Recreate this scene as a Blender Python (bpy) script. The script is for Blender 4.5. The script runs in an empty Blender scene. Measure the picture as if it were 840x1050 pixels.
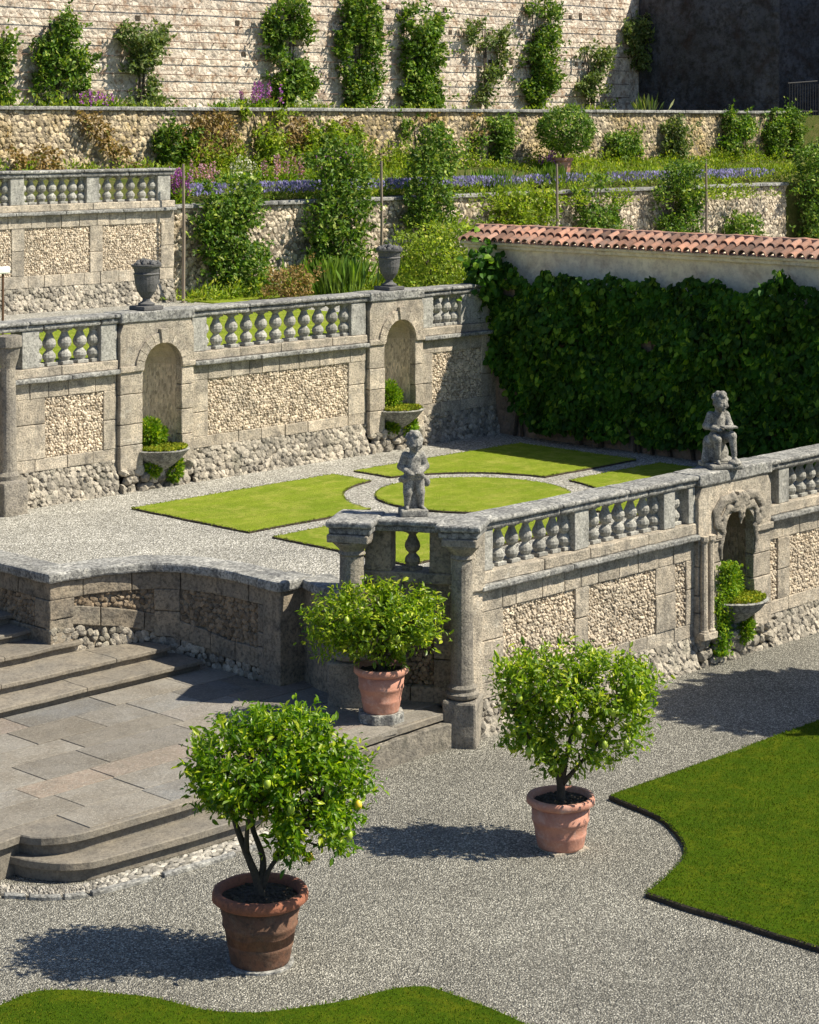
import bpy, math, random
import numpy as np
from mathutils import Vector
from mathutils.geometry import tessellate_polygon

random.seed(7); rng = np.random.default_rng(7)
S = bpy.context.scene
COL = S.collection
# ------------------------------------------------------------------ camera
F, HX, HY, HC = 2150.0, 420.0, 125.0, 7.5          # focal length in px of the 840x1050 photo, horizon row, eye height
CS, SN = .719, .695
cam = bpy.data.cameras.new('camera'); cam.sensor_fit = 'VERTICAL'; cam.sensor_height = 36
cam.lens = F / 1050 * 36; cam.shift_y = -(525 - HY) / 1050; cam.clip_end = 600; cam.clip_start = .5
co = bpy.data.objects.new('camera', cam); COL.objects.link(co)
co.location = (0, 0, HC); co.rotation_euler = (math.radians(90), 0, math.atan2(SN, CS) - math.radians(90))
S.camera = co
# ------------------------------------------------------------------ light
EL = math.radians(50); PHI = math.radians(-8)
sx, sy = math.cos(PHI), math.sin(PHI)
SUN = Vector(((sx * SN + sy * CS) * math.cos(EL), (-sx * CS + sy * SN) * math.cos(EL), math.sin(EL)))
W = bpy.data.worlds.new('World'); S.world = W; W.use_nodes = True
nt = W.node_tree; bg = nt.nodes['Background']; sk = nt.nodes.new('ShaderNodeTexSky')
sk.sky_type = 'NISHITA'; sk.sun_disc = False; sk.sun_elevation = EL; sk.ozone_density = 6.; sk.sun_rotation = math.atan2(SUN.x, SUN.y)
nt.links.new(sk.outputs[0], bg.inputs[0]); bg.inputs[1].default_value = .076
sl = bpy.data.lights.new('sun', 'SUN'); sl.energy = 5.0; sl.angle = math.radians(.5); sl.color = (1, .925, .77)
so = bpy.data.objects.new('sun', sl); COL.objects.link(so)
so.rotation_euler = SUN.to_track_quat('Z', 'Y').to_euler(); so.location = (20, -10, 30)
S.view_settings.view_transform = 'Standard'; S.view_settings.look = 'None'
S.view_settings.exposure = 0.66; S.view_settings.gamma = 1

# ------------------------------------------------------------------ geometry helpers
def G(px, py, z=0.):                       # where a sight line meets the level z
    t = (px - HX) / F; D = (HC - z) * F / (py - HY); x = t * D
    return SN * x + CS * D, -CS * x + SN * D
def A(px, b):                              # how far along a wall standing at y = b
    t = (px - HX) / F; D = b / (SN - CS * t); return D * (SN * t + CS)
def Zb(px, py, b):
    t = (px - HX) / F; D = b / (SN - CS * t); return HC - (py - HY) / F * D

_k = rng.normal(size=(3, 7, 3)); _p = rng.uniform(0, 6.28, (3, 7))
def nz(P, freq):                           # smooth pseudo noise, three channels in -1..1
    P = np.asarray(P, float) * freq
    return np.stack([np.sin(P @ _k[c].T + _p[c] + 1.7 * np.sin(P @ _k[(c + 1) % 3][:, [2, 0, 1]].T * .6)).mean(1) for c in range(3)], 1) * 1.6

class MB:
    def __init__(s): s.V = []; s.Q = []; s.T = []; s.n = 0; s.QM = []; s.TM = []
    def add(s, V, Q=None, T=None, m=0, mp=None):
        V = np.asarray(V, float).reshape(-1, 3)
        if mp is not None: V = mp(V)
        if Q is not None and len(Q): q = np.asarray(Q, int) + s.n; s.Q.append(q); s.QM.append(np.full(len(q), m))
        if T is not None and len(T): t = np.asarray(T, int) + s.n; s.T.append(t); s.TM.append(np.full(len(t), m))
        s.V.append(V); s.n += len(V)
    def build(s, name, mats, parent=None, smooth=False, loc=None):
        if not isinstance(mats, (list, tuple)): mats = [mats]
        V = np.concatenate(s.V)
        Q = np.concatenate(s.Q) if s.Q else np.zeros((0, 4), int)
        T = np.concatenate(s.T) if s.T else np.zeros((0, 3), int)
        mi = np.concatenate(s.QM + s.TM)
        base = np.zeros(3)
        if loc is not None: base = np.array(loc, float)
        elif parent is not None: base = np.array(wloc(parent))
        V = V - base
        me = bpy.data.meshes.new(name)
        me.vertices.add(len(V)); me.vertices.foreach_set('co', V.astype('f').ravel())
        me.loops.add(Q.size + T.size); me.loops.foreach_set('vertex_index', np.concatenate([Q.ravel(), T.ravel()]).astype('i'))
        me.polygons.add(len(Q) + len(T))
        me.polygons.foreach_set('loop_start', np.concatenate([np.arange(len(Q)) * 4, Q.size + np.arange(len(T)) * 3]).astype('i'))
        for m in mats: me.materials.append(m)
        me.polygons.foreach_set('material_index', mi.astype('i'))
        me.polygons.foreach_set('use_smooth', np.full(len(mi), smooth))
        me.update(calc_edges=True); me.validate()
        o = bpy.data.objects.new(name, me); COL.objects.link(o)
        if parent is not None: o.parent = parent
        if loc is not None:
            o.location = Vector(loc) - (Vector(wloc(parent)) if parent is not None else Vector())
        return o
def wloc(o):
    v = Vector(o.location)
    while o.parent: o = o.parent; v += o.location
    return v
def tag(o, label=None, cat=None, group=None, kind=None):
    if label: o['label'] = label
    if cat: o['category'] = cat
    if group: o['group'] = group
    if kind: o['kind'] = kind
    return o
def thing(name, label, cat, loc, group=None):
    o = bpy.data.objects.new(name, None); COL.objects.link(o); o.location = loc; o.empty_display_size = .2
    return tag(o, label, cat, group)
def inst(o, parent, loc):                   # a copy sharing mesh data, placed in the world at loc
    c = o.copy(); COL.objects.link(c); c.parent = parent; c.location = Vector(loc) - Vector(wloc(parent)); return c

def rbox(mb, x0, x1, y0, y1, z0, z1, res=.14, r=.012, amp=.005, fr=9., mp=None, m=0):
    lo = np.array([min(x0, x1), min(y0, y1), min(z0, z1)]); hi = np.array([max(x0, x1), max(y0, y1), max(z0, z1)])
    r = min(r, *(.45 * (hi - lo)))
    ax = []
    for i in range(3):
        n = max(1, int(round((hi[i] - lo[i] - 2 * r) / res)))
        ax.append(np.concatenate([[lo[i]], np.linspace(lo[i] + r, hi[i] - r, n + 1), [hi[i]]]))
    N = [len(a) for a in ax]; V = []; Q = []; k = 0
    for i in range(3):
        u, w = (i + 1) % 3, (i + 2) % 3
        for side in (0, 1):
            P = np.zeros((N[u], N[w], 3)); P[..., u] = ax[u][:, None]; P[..., w] = ax[w][None, :]; P[..., i] = (lo, hi)[side][i]
            id = np.arange(N[u] * N[w]).reshape(N[u], N[w]) + k
            q = np.stack([id[:-1, :-1], id[1:, :-1], id[1:, 1:], id[:-1, 1:]], -1).reshape(-1, 4)
            if not side: q = q[:, ::-1]
            V.append(P.reshape(-1, 3)); Q.append(q); k += N[u] * N[w]
    V = np.concatenate(V); Q = np.concatenate(Q)
    _, first, inv = np.unique(np.round(V, 5), axis=0, return_index=True, return_inverse=True)
    V = V[first]; Q = np.asarray(inv).ravel()[Q]
    inner = np.clip(V, lo + r, hi - r); d = V - inner; L = np.linalg.norm(d, axis=1, keepdims=True)
    V = np.where(L > 1e-9, inner + d / np.maximum(L, 1e-9) * r, V)
    if amp: V = V + nz(V, fr) * amp + nz(V + 31, fr * 3.1) * amp * .5
    mb.add(V, Q=Q, m=m, mp=mp)
def blocks(mb, x0, x1, y0, y1, z0, z1, L=.5, axis=0, jit=.011, gap=.01, mp=None, **kw):
    a, b = (x0, x1) if axis == 0 else (z0, z1)
    n = max(1, int(round((b - a) / L))); e = np.linspace(a, b, n + 1)
    if n > 1: e[1:-1] += rng.uniform(-.2, .2, n - 1) * (b - a) / n
    for i in range(n):
        j = rng.uniform(-jit, jit)
        g0, g1 = e[i] + (gap / 2 if i else 0), e[i + 1] - (gap / 2 if i < n - 1 else 0)
        if axis == 0: rbox(mb, g0, g1, y0 + j, y1, z0, z1, mp=mp, **kw)
        else: rbox(mb, x0, x1, y0 + j, y1, g0, g1, mp=mp, **kw)
# a dome shaped stone, 3 rings of 8
_a = np.arange(8) / 8 * 2 * np.pi
_D = np.concatenate([np.stack([np.cos(_a) * r, np.sin(_a) * r, np.full(8, h)], 1) for r, h in ((1, -.25), (.95, .35), (.62, .85))] + [np.array([[0, 0, 1.0]])])
_DQ = [[i + 8 * k, (i + 1) % 8 + 8 * k, (i + 1) % 8 + 8 * (k + 1), i + 8 * (k + 1)] for k in range(2) for i in range(8)]
_DT = [[16 + i, 16 + (i + 1) % 8, 24] for i in range(8)]
def stones(mb, u0, u1, w0, w1, s, to3, h=.5, fill=.62, keep=None, mp=None, size_var=.25, cut=True):
    """irregular stones over the rectangle; to3(u,w,height) gives the point"""
    nu = max(1, int((u1 - u0) / s)); nw = max(1, int((w1 - w0) / (s * .82)))
    U, Wn = np.meshgrid((np.arange(nu) + .5) / nu, (np.arange(nw) + .5) / nw, indexing='ij')
    U = U + (np.arange(nw)[None, :] % 2 - .5) * .5 / nu
    U = (U.ravel() + rng.uniform(-.28, .28, U.size) / nu) * (u1 - u0) + u0
    Wn = (Wn.ravel() + rng.uniform(-.28, .28, Wn.size) / nw) * (w1 - w0) + w0
    if keep is not None: k = keep(U, Wn); U, Wn = U[k], Wn[k]
    n = len(U)
    if n == 0: return
    ang = rng.uniform(0, 6.28, n); sa = s * fill * rng.uniform(1 - size_var, 1 + size_var, n); sb = sa * rng.uniform(.6, 1, n); hh = s * h * rng.uniform(.5, 1.2, n)
    D = np.repeat(_D[None], n, 0) * (1 + rng.uniform(-.16, .16, (n, 25, 1)))
    X = D[..., 0] * sa[:, None]; Y = D[..., 1] * sb[:, None]
    c, s_ = np.cos(ang)[:, None], np.sin(ang)[:, None]
    u = X * c - Y * s_ + U[:, None]; w = X * s_ + Y * c + Wn[:, None]
    if cut: u = np.clip(u, u0 + .002, u1 - .002); w = np.clip(w, w0 + .002, w1 - .002)
    P = to3(u.ravel(), w.ravel(), (D[..., 2] * hh[:, None]).ravel())
    off = (np.arange(n) * 25)[:, None, None]
    mb.add(P, Q=(np.array(_DQ)[None] + off).reshape(-1, 4), T=(np.array(_DT)[None] + off).reshape(-1, 3), mp=mp)
def wallface(y):                            # stones sticking out of a wall face towards -y
    return lambda u, w, h: np.stack([u, y - h, w], 1)
def lathe(mb, prof, c, seg=16, sq=0, m=0, mp=None, ph=0., amp=0.):
    a = np.arange(seg) / seg * 2 * np.pi + ph
    R = np.array([p[0] for p in prof]); Z = np.array([p[1] for p in prof])
    f = np.ones(seg)
    if sq: f = 1 / np.maximum(abs(np.cos(a)), abs(np.sin(a)))
    V = np.stack([R[:, None] * (np.cos(a) * f)[None] + c[0], R[:, None] * (np.sin(a) * f)[None] + c[1], np.repeat((Z + c[2])[:, None], seg, 1)], -1).reshape(-1, 3)
    if amp: V = V + nz(V, 14) * amp
    Q = [[i * seg + j, i * seg + (j + 1) % seg, (i + 1) * seg + (j + 1) % seg, (i + 1) * seg + j] for i in range(len(prof) - 1) for j in range(seg)]
    n = len(V); V = np.vstack([V, [[c[0], c[1], c[2] + prof[0][1]], [c[0], c[1], c[2] + prof[-1][1]]]])
    T = [[n, (j + 1) % seg, j] for j in range(seg)] + [[n + 1, n - seg + j, n - seg + (j + 1) % seg] for j in range(seg)]
    mb.add(V, Q=Q, T=T, m=m, mp=mp)
def tube(mb, path, rad, seg=7, m=0):
    P = [Vector(p) for p in path]; rad = rad if hasattr(rad, '__len__') else [rad] * len(P)
    V = []; up = Vector((.13, .21, 1)).normalized()
    for i, p in enumerate(P):
        d = (P[min(i + 1, len(P) - 1)] - P[max(i - 1, 0)]).normalized()
        x = d.cross(up if abs(d.dot(up)) < .95 else Vector((1, 0, 0))).normalized(); y = d.cross(x)
        for j in range(seg):
            t = j / seg * 6.2832; V.append(p + (x * math.cos(t) + y * math.sin(t)) * rad[i])
    n = len(V); Q = [[i * seg + j, i * seg + (j + 1) % seg, (i + 1) * seg + (j + 1) % seg, (i + 1) * seg + j] for i in range(len(P) - 1) for j in range(seg)]
    V += [P[0], P[-1]]
    T = [[n, (j + 1) % seg, j] for j in range(seg)] + [[n + 1, n - seg + j, n - seg + (j + 1) % seg] for j in range(seg)]
    mb.add([tuple(v) for v in V], Q=Q, T=T, m=m)
def crom(pts, k=8, closed=False):
    P = np.array(pts, float); n = len(P); out = []
    for i in range(n if closed else n - 1):
        p0 = P[(i - 1) % n] if closed or i > 0 else 2 * P[0] - P[1]; p1 = P[i]; p2 = P[(i + 1) % n]
        p3 = P[(i + 2) % n] if closed or i + 2 < n else 2 * P[-1] - P[-2]
        for t in np.arange(k) / k:
            out.append(.5 * (2 * p1 + (p2 - p0) * t + (2 * p0 - 5 * p1 + 4 * p2 - p3) * t ** 2 + (3 * p1 - p0 - 3 * p2 + p3) * t ** 3))
    if not closed: out.append(P[-1])
    return np.array(out)
def ccw(P):
    x, y = P[:, 0], P[:, 1]; return P if np.sum(x * np.roll(y, -1) - y * np.roll(x, -1)) > 0 else P[::-1]
def inset(P, d):                            # P ccw, d > 0 moves the outline inwards
    e = np.roll(P, -1, 0) - P; L = np.linalg.norm(e, axis=1, keepdims=True); nn = np.stack([-e[:, 1], e[:, 0]], 1) / np.maximum(L, 1e-9)
    m = nn + np.roll(nn, 1, 0); m /= np.maximum((m ** 2).sum(1, keepdims=True), .4) / 2
    return P + m * d
def slab(mb, pts, prof, m_side=0, m_top=0, amp=0., zfun=None):
    """extruded outline; prof = [(inset, z) ...] from bottom to top"""
    P = ccw(np.array(pts, float)); n = len(P); V = []
    for d, z in prof:
        q = inset(P, d) if d else P
        V.append(np.concatenate([q, np.full((n, 1), z)], 1))
    V = np.concatenate(V)
    if amp: V[:, :2] += nz(V, 5)[:, :2] * amp
    Q = [[k * n + j, k * n + (j + 1) % n, (k + 1) * n + (j + 1) % n, (k + 1) * n + j] for k in range(len(prof) - 1) for j in range(n)]
    top = V[-n:]
    T = np.array(tessellate_polygon([[Vector(v) for v in top]])) + (len(V) - n)
    a, b, c = V[T[:, 0]], V[T[:, 1]], V[T[:, 2]]
    fl = np.cross(b - a, c - a)[:, 2] < 0; T[fl] = T[fl][:, ::-1]
    k = mb.n; mb.add(V, Q=Q, m=m_side); mb.T.append(T + k); mb.TM.append(np.full(len(T), m_top))
def inside(P, x, y):
    P = np.asarray(P); r = np.zeros(len(x), bool); n = len(P)
    for i in range(n):
        x1, y1 = P[i]; x2, y2 = P[(i + 1) % n]
        if y1 == y2: continue
        c = ((y1 > y) != (y2 > y)) & (x < (x2 - x1) * (y - y1) / (y2 - y1) + x1); r ^= c
    return r
def surface_net(f, lo, hi, h):
    ax = [np.arange(lo[i], hi[i] + h, h) for i in range(3)]; X, Y, Z = np.meshgrid(*ax, indexing='ij')
    D = f(np.stack([X, Y, Z], -1).reshape(-1, 3)).reshape(X.shape); In = D < 0
    nx, ny, nz_ = D.shape
    corners = [(i, j, k) for i in (0, 1) for j in (0, 1) for k in (0, 1)]
    sl = lambda A, c: A[c[0]:nx - 1 + c[0], c[1]:ny - 1 + c[1], c[2]:nz_ - 1 + c[2]]
    acc = np.zeros((nx - 1, ny - 1, nz_ - 1, 3)); cnt = np.zeros((nx - 1, ny - 1, nz_ - 1))
    for a in corners:
        for ax_ in range(3):
            if a[ax_]: continue
            bb = list(a); bb[ax_] = 1; da, db = sl(D, a), sl(D, bb); cr = (da < 0) != (db < 0)
            t = np.where(cr, da / np.where(cr, da - db, 1), 0); p = np.zeros(da.shape + (3,)); p[...] = a; p[..., ax_] += t
            acc[cr] += p[cr]; cnt[cr] += 1
    act = cnt > 0; idx = -np.ones(act.shape, int); idx[act] = np.arange(act.sum())
    g = np.argwhere(act); V = (acc[act] / cnt[act][:, None] + g) * h + np.array(lo)
    Q = []
    for ax_ in range(3):
        u, w = (ax_ + 1) % 3, (ax_ + 2) % 3
        a = In[tuple(slice(0, -1) if i == ax_ else slice(None) for i in range(3))]; b_ = In[tuple(slice(1, None) if i == ax_ else slice(None) for i in range(3))]
        e = np.argwhere(a != b_); 
        e = e[(e[:, u] > 0) & (e[:, w] > 0) & (e[:, u] < D.shape[u] - 1) & (e[:, w] < D.shape[w] - 1)]
        du = np.zeros(3, int); du[u] = 1; dw_ = np.zeros(3, int); dw_[w] = 1
        q_ = np.stack([idx[tuple((e - du - dw_).T)], idx[tuple((e - dw_).T)], idx[tuple(e.T)], idx[tuple((e - du).T)]], 1)
        fl = ~a[tuple(e.T)]; q_[fl] = q_[fl][:, ::-1]; Q.append(q_)
    return V, np.concatenate(Q)
def sd_cap(P, a, b, ra, rb):
    a, b = np.array(a, float), np.array(b, float); ab = b - a; t = np.clip(((P - a) @ ab) / (ab @ ab), 0, 1)
    return np.linalg.norm(P - a - t[:, None] * ab, axis=1) - (ra + (rb - ra) * t)
def sd_ell(P, c, r):
    r = np.array(r, float); q_ = (P - np.array(c)) / r; L = np.linalg.norm(q_, axis=1); return (L - 1) * r.min() * .9
def smin(a, b, k=.03):
    h = np.clip(.5 + .5 * (b - a) / k, 0, 1); return b + (a - b) * h - k * h * (1 - h)
def body(spec):
    def f(P):
        d = None
        for s_ in spec:
            e = sd_cap(P, *s_[1:5]) if s_[0] == 'c' else sd_ell(P, s_[1], s_[2])
            k = s_[5] if s_[0] == 'c' and len(s_) > 5 else (s_[3] if s_[0] == 'e' and len(s_) > 3 else .025)
            if k < 0: d = np.maximum(d, -e)
            else: d = e if d is None else smin(d, e, k)
        return d
    return f
# ------------------------------------------------------------------ leaves
def unit(v): return v / np.maximum(np.linalg.norm(v, axis=-1, keepdims=True), 1e-9)
def leaves(mb, P, d, nrm, L, Wd, fancy=False, curl=.25, m=0):
    n = len(P); d = unit(d); s = unit(np.cross(d, nrm)); u = np.cross(s, d)
    L = np.broadcast_to(L, (n,))[:, None]; Wd = np.broadcast_to(Wd, (n,))[:, None]
    if fancy:
        T = [(0, 0, 0), (.3, -.42, .16), (.3, 0, .02), (.3, .42, .16), (.7, -.4, .05), (.7, 0, -.1), (.7, .4, .05), (1, 0, -curl)]
        V = np.stack([P + d * L * a + s * Wd * b + u * (Wd * c if i not in (5, 7) else L * c) for i, (a, b, c) in enumerate(T)], 1)
        q = np.array([[1, 2, 5, 4], [2, 3, 6, 5]]); t = np.array([[0, 2, 1], [0, 3, 2], [4, 5, 7], [5, 6, 7]])
        k = 8
    else:
        T = [(0, 0, 0), (.45, -.5, .15), (1, 0, -curl * .5), (.45, .5, .15)]
        V = np.stack([P + d * L * a + s * Wd * b + u * Wd * c for a, b, c in T], 1)
        q = np.zeros((0, 4), int); t = np.array([[0, 2, 1], [0, 3, 2]]); k = 4
    off = (np.arange(n) * k)[:, None, None]
    mb.add(V.reshape(-1, 3), Q=(q[None] + off).reshape(-1, 4) if len(q) else None, T=(t[None] + off).reshape(-1, 3), m=m)
def rdir(n): return unit(rng.normal(size=(n, 3)))

# ------------------------------------------------------------------ materials
def newmat(name):
    m = bpy.data.materials.new(name); m.use_nodes = True; t = m.node_tree; t.nodes.clear()
    out = t.nodes.new('ShaderNodeOutputMaterial'); b = t.nodes.new('ShaderNodeBsdfPrincipled'); t.links.new(b.outputs[0], out.inputs[0])
    return m, t, b, out
class N:
    def __init__(s, t): s.t = t; g = t.nodes.new('ShaderNodeNewGeometry'); s.pos = g.outputs['Position']; s.isl = g.outputs['Random Per Island']
    def node(s, ty, **kw):
        n = s.t.nodes.new(ty)
        for k, v in kw.items(): setattr(n, k, v)
        return n
    def noise(s, sc, det=4, rough=.6, vec=None, dist=0.):
        n = s.node('ShaderNodeTexNoise'); n.inputs['Scale'].default_value = sc; n.inputs['Detail'].default_value = det; n.inputs['Roughness'].default_value = rough; n.inputs['Distortion'].default_value = dist
        s.t.links.new(vec or s.pos, n.inputs['Vector']); return n.outputs[0]
    def scale(s, v):
        n = s.node('ShaderNodeMapping'); n.inputs['Scale'].default_value = v; s.t.links.new(s.pos, n.inputs['Vector']); return n.outputs[0]
    def vor(s, sc, feat='F1', out='Distance', rnd=1., vec=None):
        n = s.node('ShaderNodeTexVoronoi', feature=feat); n.inputs['Scale'].default_value = sc; n.inputs['Randomness'].default_value = rnd
        s.t.links.new(vec or s.pos, n.inputs['Vector']); return n.outputs[out]
    def ramp(s, f, stops, interp='LINEAR'):
        n = s.node('ShaderNodeValToRGB'); n.color_ramp.interpolation = interp; cr = n.color_ramp
        while len(cr.elements) < len(stops): cr.elements.new(.5)
        for e, (p, c) in zip(cr.elements, stops): e.position = p; e.color = (*(c if hasattr(c, '__len__') else (c, c, c)), 1)
        s.t.links.new(f, n.inputs[0]); return n.outputs[0]
    def mix(s, f, a, b, mode='MIX'):
        n = s.node('ShaderNodeMix', data_type='RGBA', blend_type=mode)
        for sock, v in ((0, f), (6, a), (7, b)):
            if hasattr(v, 'is_linked') or hasattr(v, 'links'): s.t.links.new(v, n.inputs[sock])
            elif hasattr(v, '__len__'): n.inputs[sock].default_value = (*v, 1)
            else: n.inputs[sock].default_value = v
        return n.outputs[2]
    def math(s, op, a, b=0.):
        n = s.node('ShaderNodeMath', operation=op)
        for i, v in ((0, a), (1, b)):
            if hasattr(v, 'links'): s.t.links.new(v, n.inputs[i])
            else: n.inputs[i].default_value = v
        return n.outputs[0]
    def bump(s, h, dist, strength=1.):
        n = s.node('ShaderNodeBump'); n.inputs['Distance'].default_value = dist; n.inputs['Strength'].default_value = strength; s.t.links.new(h, n.inputs['Height']); return n.outputs[0]
def stone(name, c1, c2, dark, sc=3., pits=.35, isl=.35, bump=.012, fine=38., darkamt=.5, rough=.9, lichen=None, lich=.5, stain=0.):
    m, t, b, _ = newmat(name); n = N(t)
    big = n.noise(sc, 6, .65)
    c = n.mix(n.ramp(big, [(.35, 0.), (.65, 1.)]), c1, c2)
    mid = n.noise(sc * 4.3, 5, .7)
    c = n.mix(n.ramp(mid, [(.5, 0.), (.5 + .22, darkamt)]), c, dark)
    if lichen: c = n.mix(n.ramp(n.noise(sc * 1.7, 6, .75, dist=.6), [(.5, 0.), (.68, lich)]), c, lichen)
    c = n.mix(n.ramp(n.noise(fine, 3, .7), [(.35, pits), (.55, 0.)]), c, dark)
    if stain:                               # rain streaks and grey weathering
        st_ = tuple(x * 1.6 for x in dark)
        c = n.mix(n.ramp(n.noise(1., 6, .75, vec=n.scale((3.2, 3.2, .7))), [(.48, 0.), (.64, stain)]), c, st_)
        c = n.mix(n.ramp(n.noise(9., 6, .85, dist=1.), [(.5, 0.), (.6, stain * .8)]), c, st_)
        c = n.mix(n.ramp(n.noise(6.5, 6, .8), [(.56, 0.), (.68, stain * .7)]), c, (.78, .74, .64))
    if isl: c = n.mix(1., c, n.ramp(n.isl, [(0, 1 - isl), (1, 1 + isl)]), 'MULTIPLY')
    t.links.new(c, b.inputs['Base Color']); b.inputs['Roughness'].default_value = rough
    h = n.math('ADD', n.noise(fine, 4, .75), n.math('MULTIPLY', n.noise(sc * 4, 4, .6), 1.5))
    t.links.new(n.bump(h, bump), b.inputs['Normal'])
    return m
def pavemat():
    m, t, b, _ = newmat('worn_paving'); n = N(t); f = lambda k: n.math('FRACT', n.math('MULTIPLY', n.isl, k))
    c = n.mix(n.ramp(f(13.7), [(0, 0.), (1, 1.)]), (.27, .24, .195), (.205, .205, .2))
    c = n.mix(n.ramp(f(31.3), [(.86, 0.), (.92, .35)]), c, (.33, .2, .12))
    c = n.mix(n.ramp(n.noise(1.1, 6, .7), [(.42, 0.), (.62, .6)]), c, (.15, .125, .09))
    c = n.mix(n.ramp(n.noise(5., 6, .8), [(.5, 0.), (.7, .6)]), c, (.11, .1, .085))
    c = n.mix(n.ramp(n.noise(26., 4, .8), [(.5, 0.), (.68, .6)]), c, (.42, .39, .33))
    c = n.mix(1., c, n.ramp(f(7.1), [(0, .8), (1, 1.18)]), 'MULTIPLY')
    t.links.new(c, b.inputs['Base Color']); b.inputs['Roughness'].default_value = .8
    t.links.new(n.bump(n.math('ADD', n.noise(30, 6, .8), n.noise(6, 5, .7)), .02), b.inputs['Normal']); return m
def leafmat(name, c1, c2, c3=None, trans=.35, rough=.45, var=.35):
    m, t, b, out = newmat(name); n = N(t)
    c = n.mix(n.isl, c1, c2)
    if c3: c = n.mix(n.ramp(n.math('FRACT', n.math('MULTIPLY', n.isl, 17.3)), [(.82, 0.), (.9, 1.)]), c, c3)
    c = n.mix(1., c, n.ramp(n.noise(2.2, 3), [(.3, 1 - var), (.7, 1 + var)]), 'MULTIPLY')
    t.links.new(c, b.inputs['Base Color']); b.inputs['Roughness'].default_value = rough; b.inputs['Specular IOR Level'].default_value = .5 if rough < .42 else .22
    tr = n.node('ShaderNodeBsdfTranslucent'); t.links.new(n.mix(1., c, (1.5, 1.6, .5), 'MULTIPLY'), tr.inputs[0])
    mx = n.node('ShaderNodeMixShader'); mx.inputs[0].default_value = trans
    t.links.new(b.outputs[0], mx.inputs[1]); t.links.new(tr.outputs[0], mx.inputs[2]); t.links.new(mx.outputs[0], out.inputs[0])
    return m
def plain(name, c, rough=.6, metal=0., nsc=8., var=.25):
    m, t, b, _ = newmat(name); n = N(t)
    t.links.new(n.mix(n.noise(nsc, 5, .7), tuple(x * (1 - var) for x in c), tuple(x * (1 + var) for x in c)), b.inputs['Base Color'])
    b.inputs['Roughness'].default_value = rough; b.inputs['Metallic'].default_value = metal; return m
M = {}
M['trim'] = stone('weathered_travertine', (.72, .61, .465), (.48, .425, .34), (.085, .078, .068), sc=1.1, pits=.65, isl=.16, bump=.02, fine=42, darkamt=.65, lichen=(.16, .145, .12), lich=.6, stain=.5)
M['grey'] = stone('grey_coping_stone', (.46, .45, .41), (.24, .24, .23), (.035, .035, .035), sc=2.2, pits=.8, isl=.12, bump=.012, fine=26, darkamt=.8, lichen=(.45, .44, .38), lich=.45, stain=.6)
M['bal'] = stone('baluster_stone', (.5, .485, .43), (.36, .35, .32), (.06, .06, .055), sc=4, pits=.5, isl=.1, bump=.008, fine=40, darkamt=.7, stain=.55)
M['shade'] = stone('shade_toned_stone', (.36, .29, .205), (.2, .175, .14), (.035, .032, .028), sc=1.8, pits=.6, isl=.18, bump=.014, fine=24, darkamt=.75, lichen=(.3, .27, .2), lich=.45)  # darker copy of the wall stone, with the shade put into its colour
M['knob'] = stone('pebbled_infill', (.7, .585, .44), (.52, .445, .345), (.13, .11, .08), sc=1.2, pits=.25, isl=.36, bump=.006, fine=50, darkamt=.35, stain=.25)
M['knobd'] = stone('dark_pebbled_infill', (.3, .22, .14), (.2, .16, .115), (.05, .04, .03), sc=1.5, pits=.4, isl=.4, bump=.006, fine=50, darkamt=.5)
M['greycol'] = stone('grey_column_stone', (.42, .37, .29), (.26, .235, .2), (.06, .055, .05), sc=1.6, pits=.6, isl=0, bump=.02, fine=40, darkamt=.75, lichen=(.14, .13, .11), lich=.7)
M['joint'] = stone('dark_joints', (.34, .26, .18), (.24, .19, .13), (.06, .05, .04), sc=3, pits=.3, isl=0, bump=.01, fine=40)
M['mortar'] = stone('old_mortar', (.24, .185, .125), (.16, .13, .095), (.06, .05, .04), sc=3, pits=.3, isl=0, bump=.012, fine=40)
M['rubble'] = stone('rubble_stone', (.5, .44, .35), (.32, .29, .24), (.06, .055, .05), sc=1.8, pits=.5, isl=.4, bump=.018, fine=24, darkamt=.7, lichen=(.12, .12, .08), lich=.5)
M['paleR'] = stone('pale_rubble', (.64, .54, .41), (.44, .38, .29), (.1, .085, .06), sc=1.1, pits=.4, isl=.5, bump=.02, fine=14, darkamt=.6, lichen=(.2, .13, .05), lich=.75)
M['mossR'] = stone('ochre_mossed_rubble', (.55, .46, .33), (.38, .28, .12), (.1, .075, .03), sc=.7, pits=.4, isl=.5, bump=.02, fine=14, darkamt=.6, lichen=(.2, .13, .03), lich=.95)
M['pave'] = pavemat()
M['step'] = stone('step_stone', (.25, .215, .165), (.17, .155, .13), (.07, .06, .05), sc=1.5, pits=.5, isl=.15, bump=.009, fine=30, darkamt=.6, rough=.8)
M['statue'] = stone('statue_stone', (.46, .44, .38), (.22, .21, .195), (.03, .03, .028), sc=8, pits=.8, isl=0, bump=.004, fine=60, darkamt=.8, lichen=(.42, .41, .36), lich=.7, stain=.5)
M['vase'] = stone('dark_vase_stone', (.16, .155, .15), (.1, .1, .1), (.03, .03, .03), sc=8, pits=.5, isl=0, bump=.006, fine=50, darkamt=.7)
M['soil'] = stone('dark_soil', (.1, .072, .045), (.05, .037, .024), (.012, .01, .008), sc=9, isl=0, bump=.02, fine=60)
M['plaster'] = stone('old_plaster', (.9, .78, .58), (.78, .66, .48), (.2, .15, .11), sc=1.2, pits=.2, isl=0, bump=.006, fine=12, darkamt=.4, lichen=(.33, .2, .14), lich=.5)
M['brickw'] = stone('reddish_wall_base', (.3, .21, .15), (.2, .16, .12), (.06, .05, .04), sc=2.4, isl=.3, bump=.015, fine=20)
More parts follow.
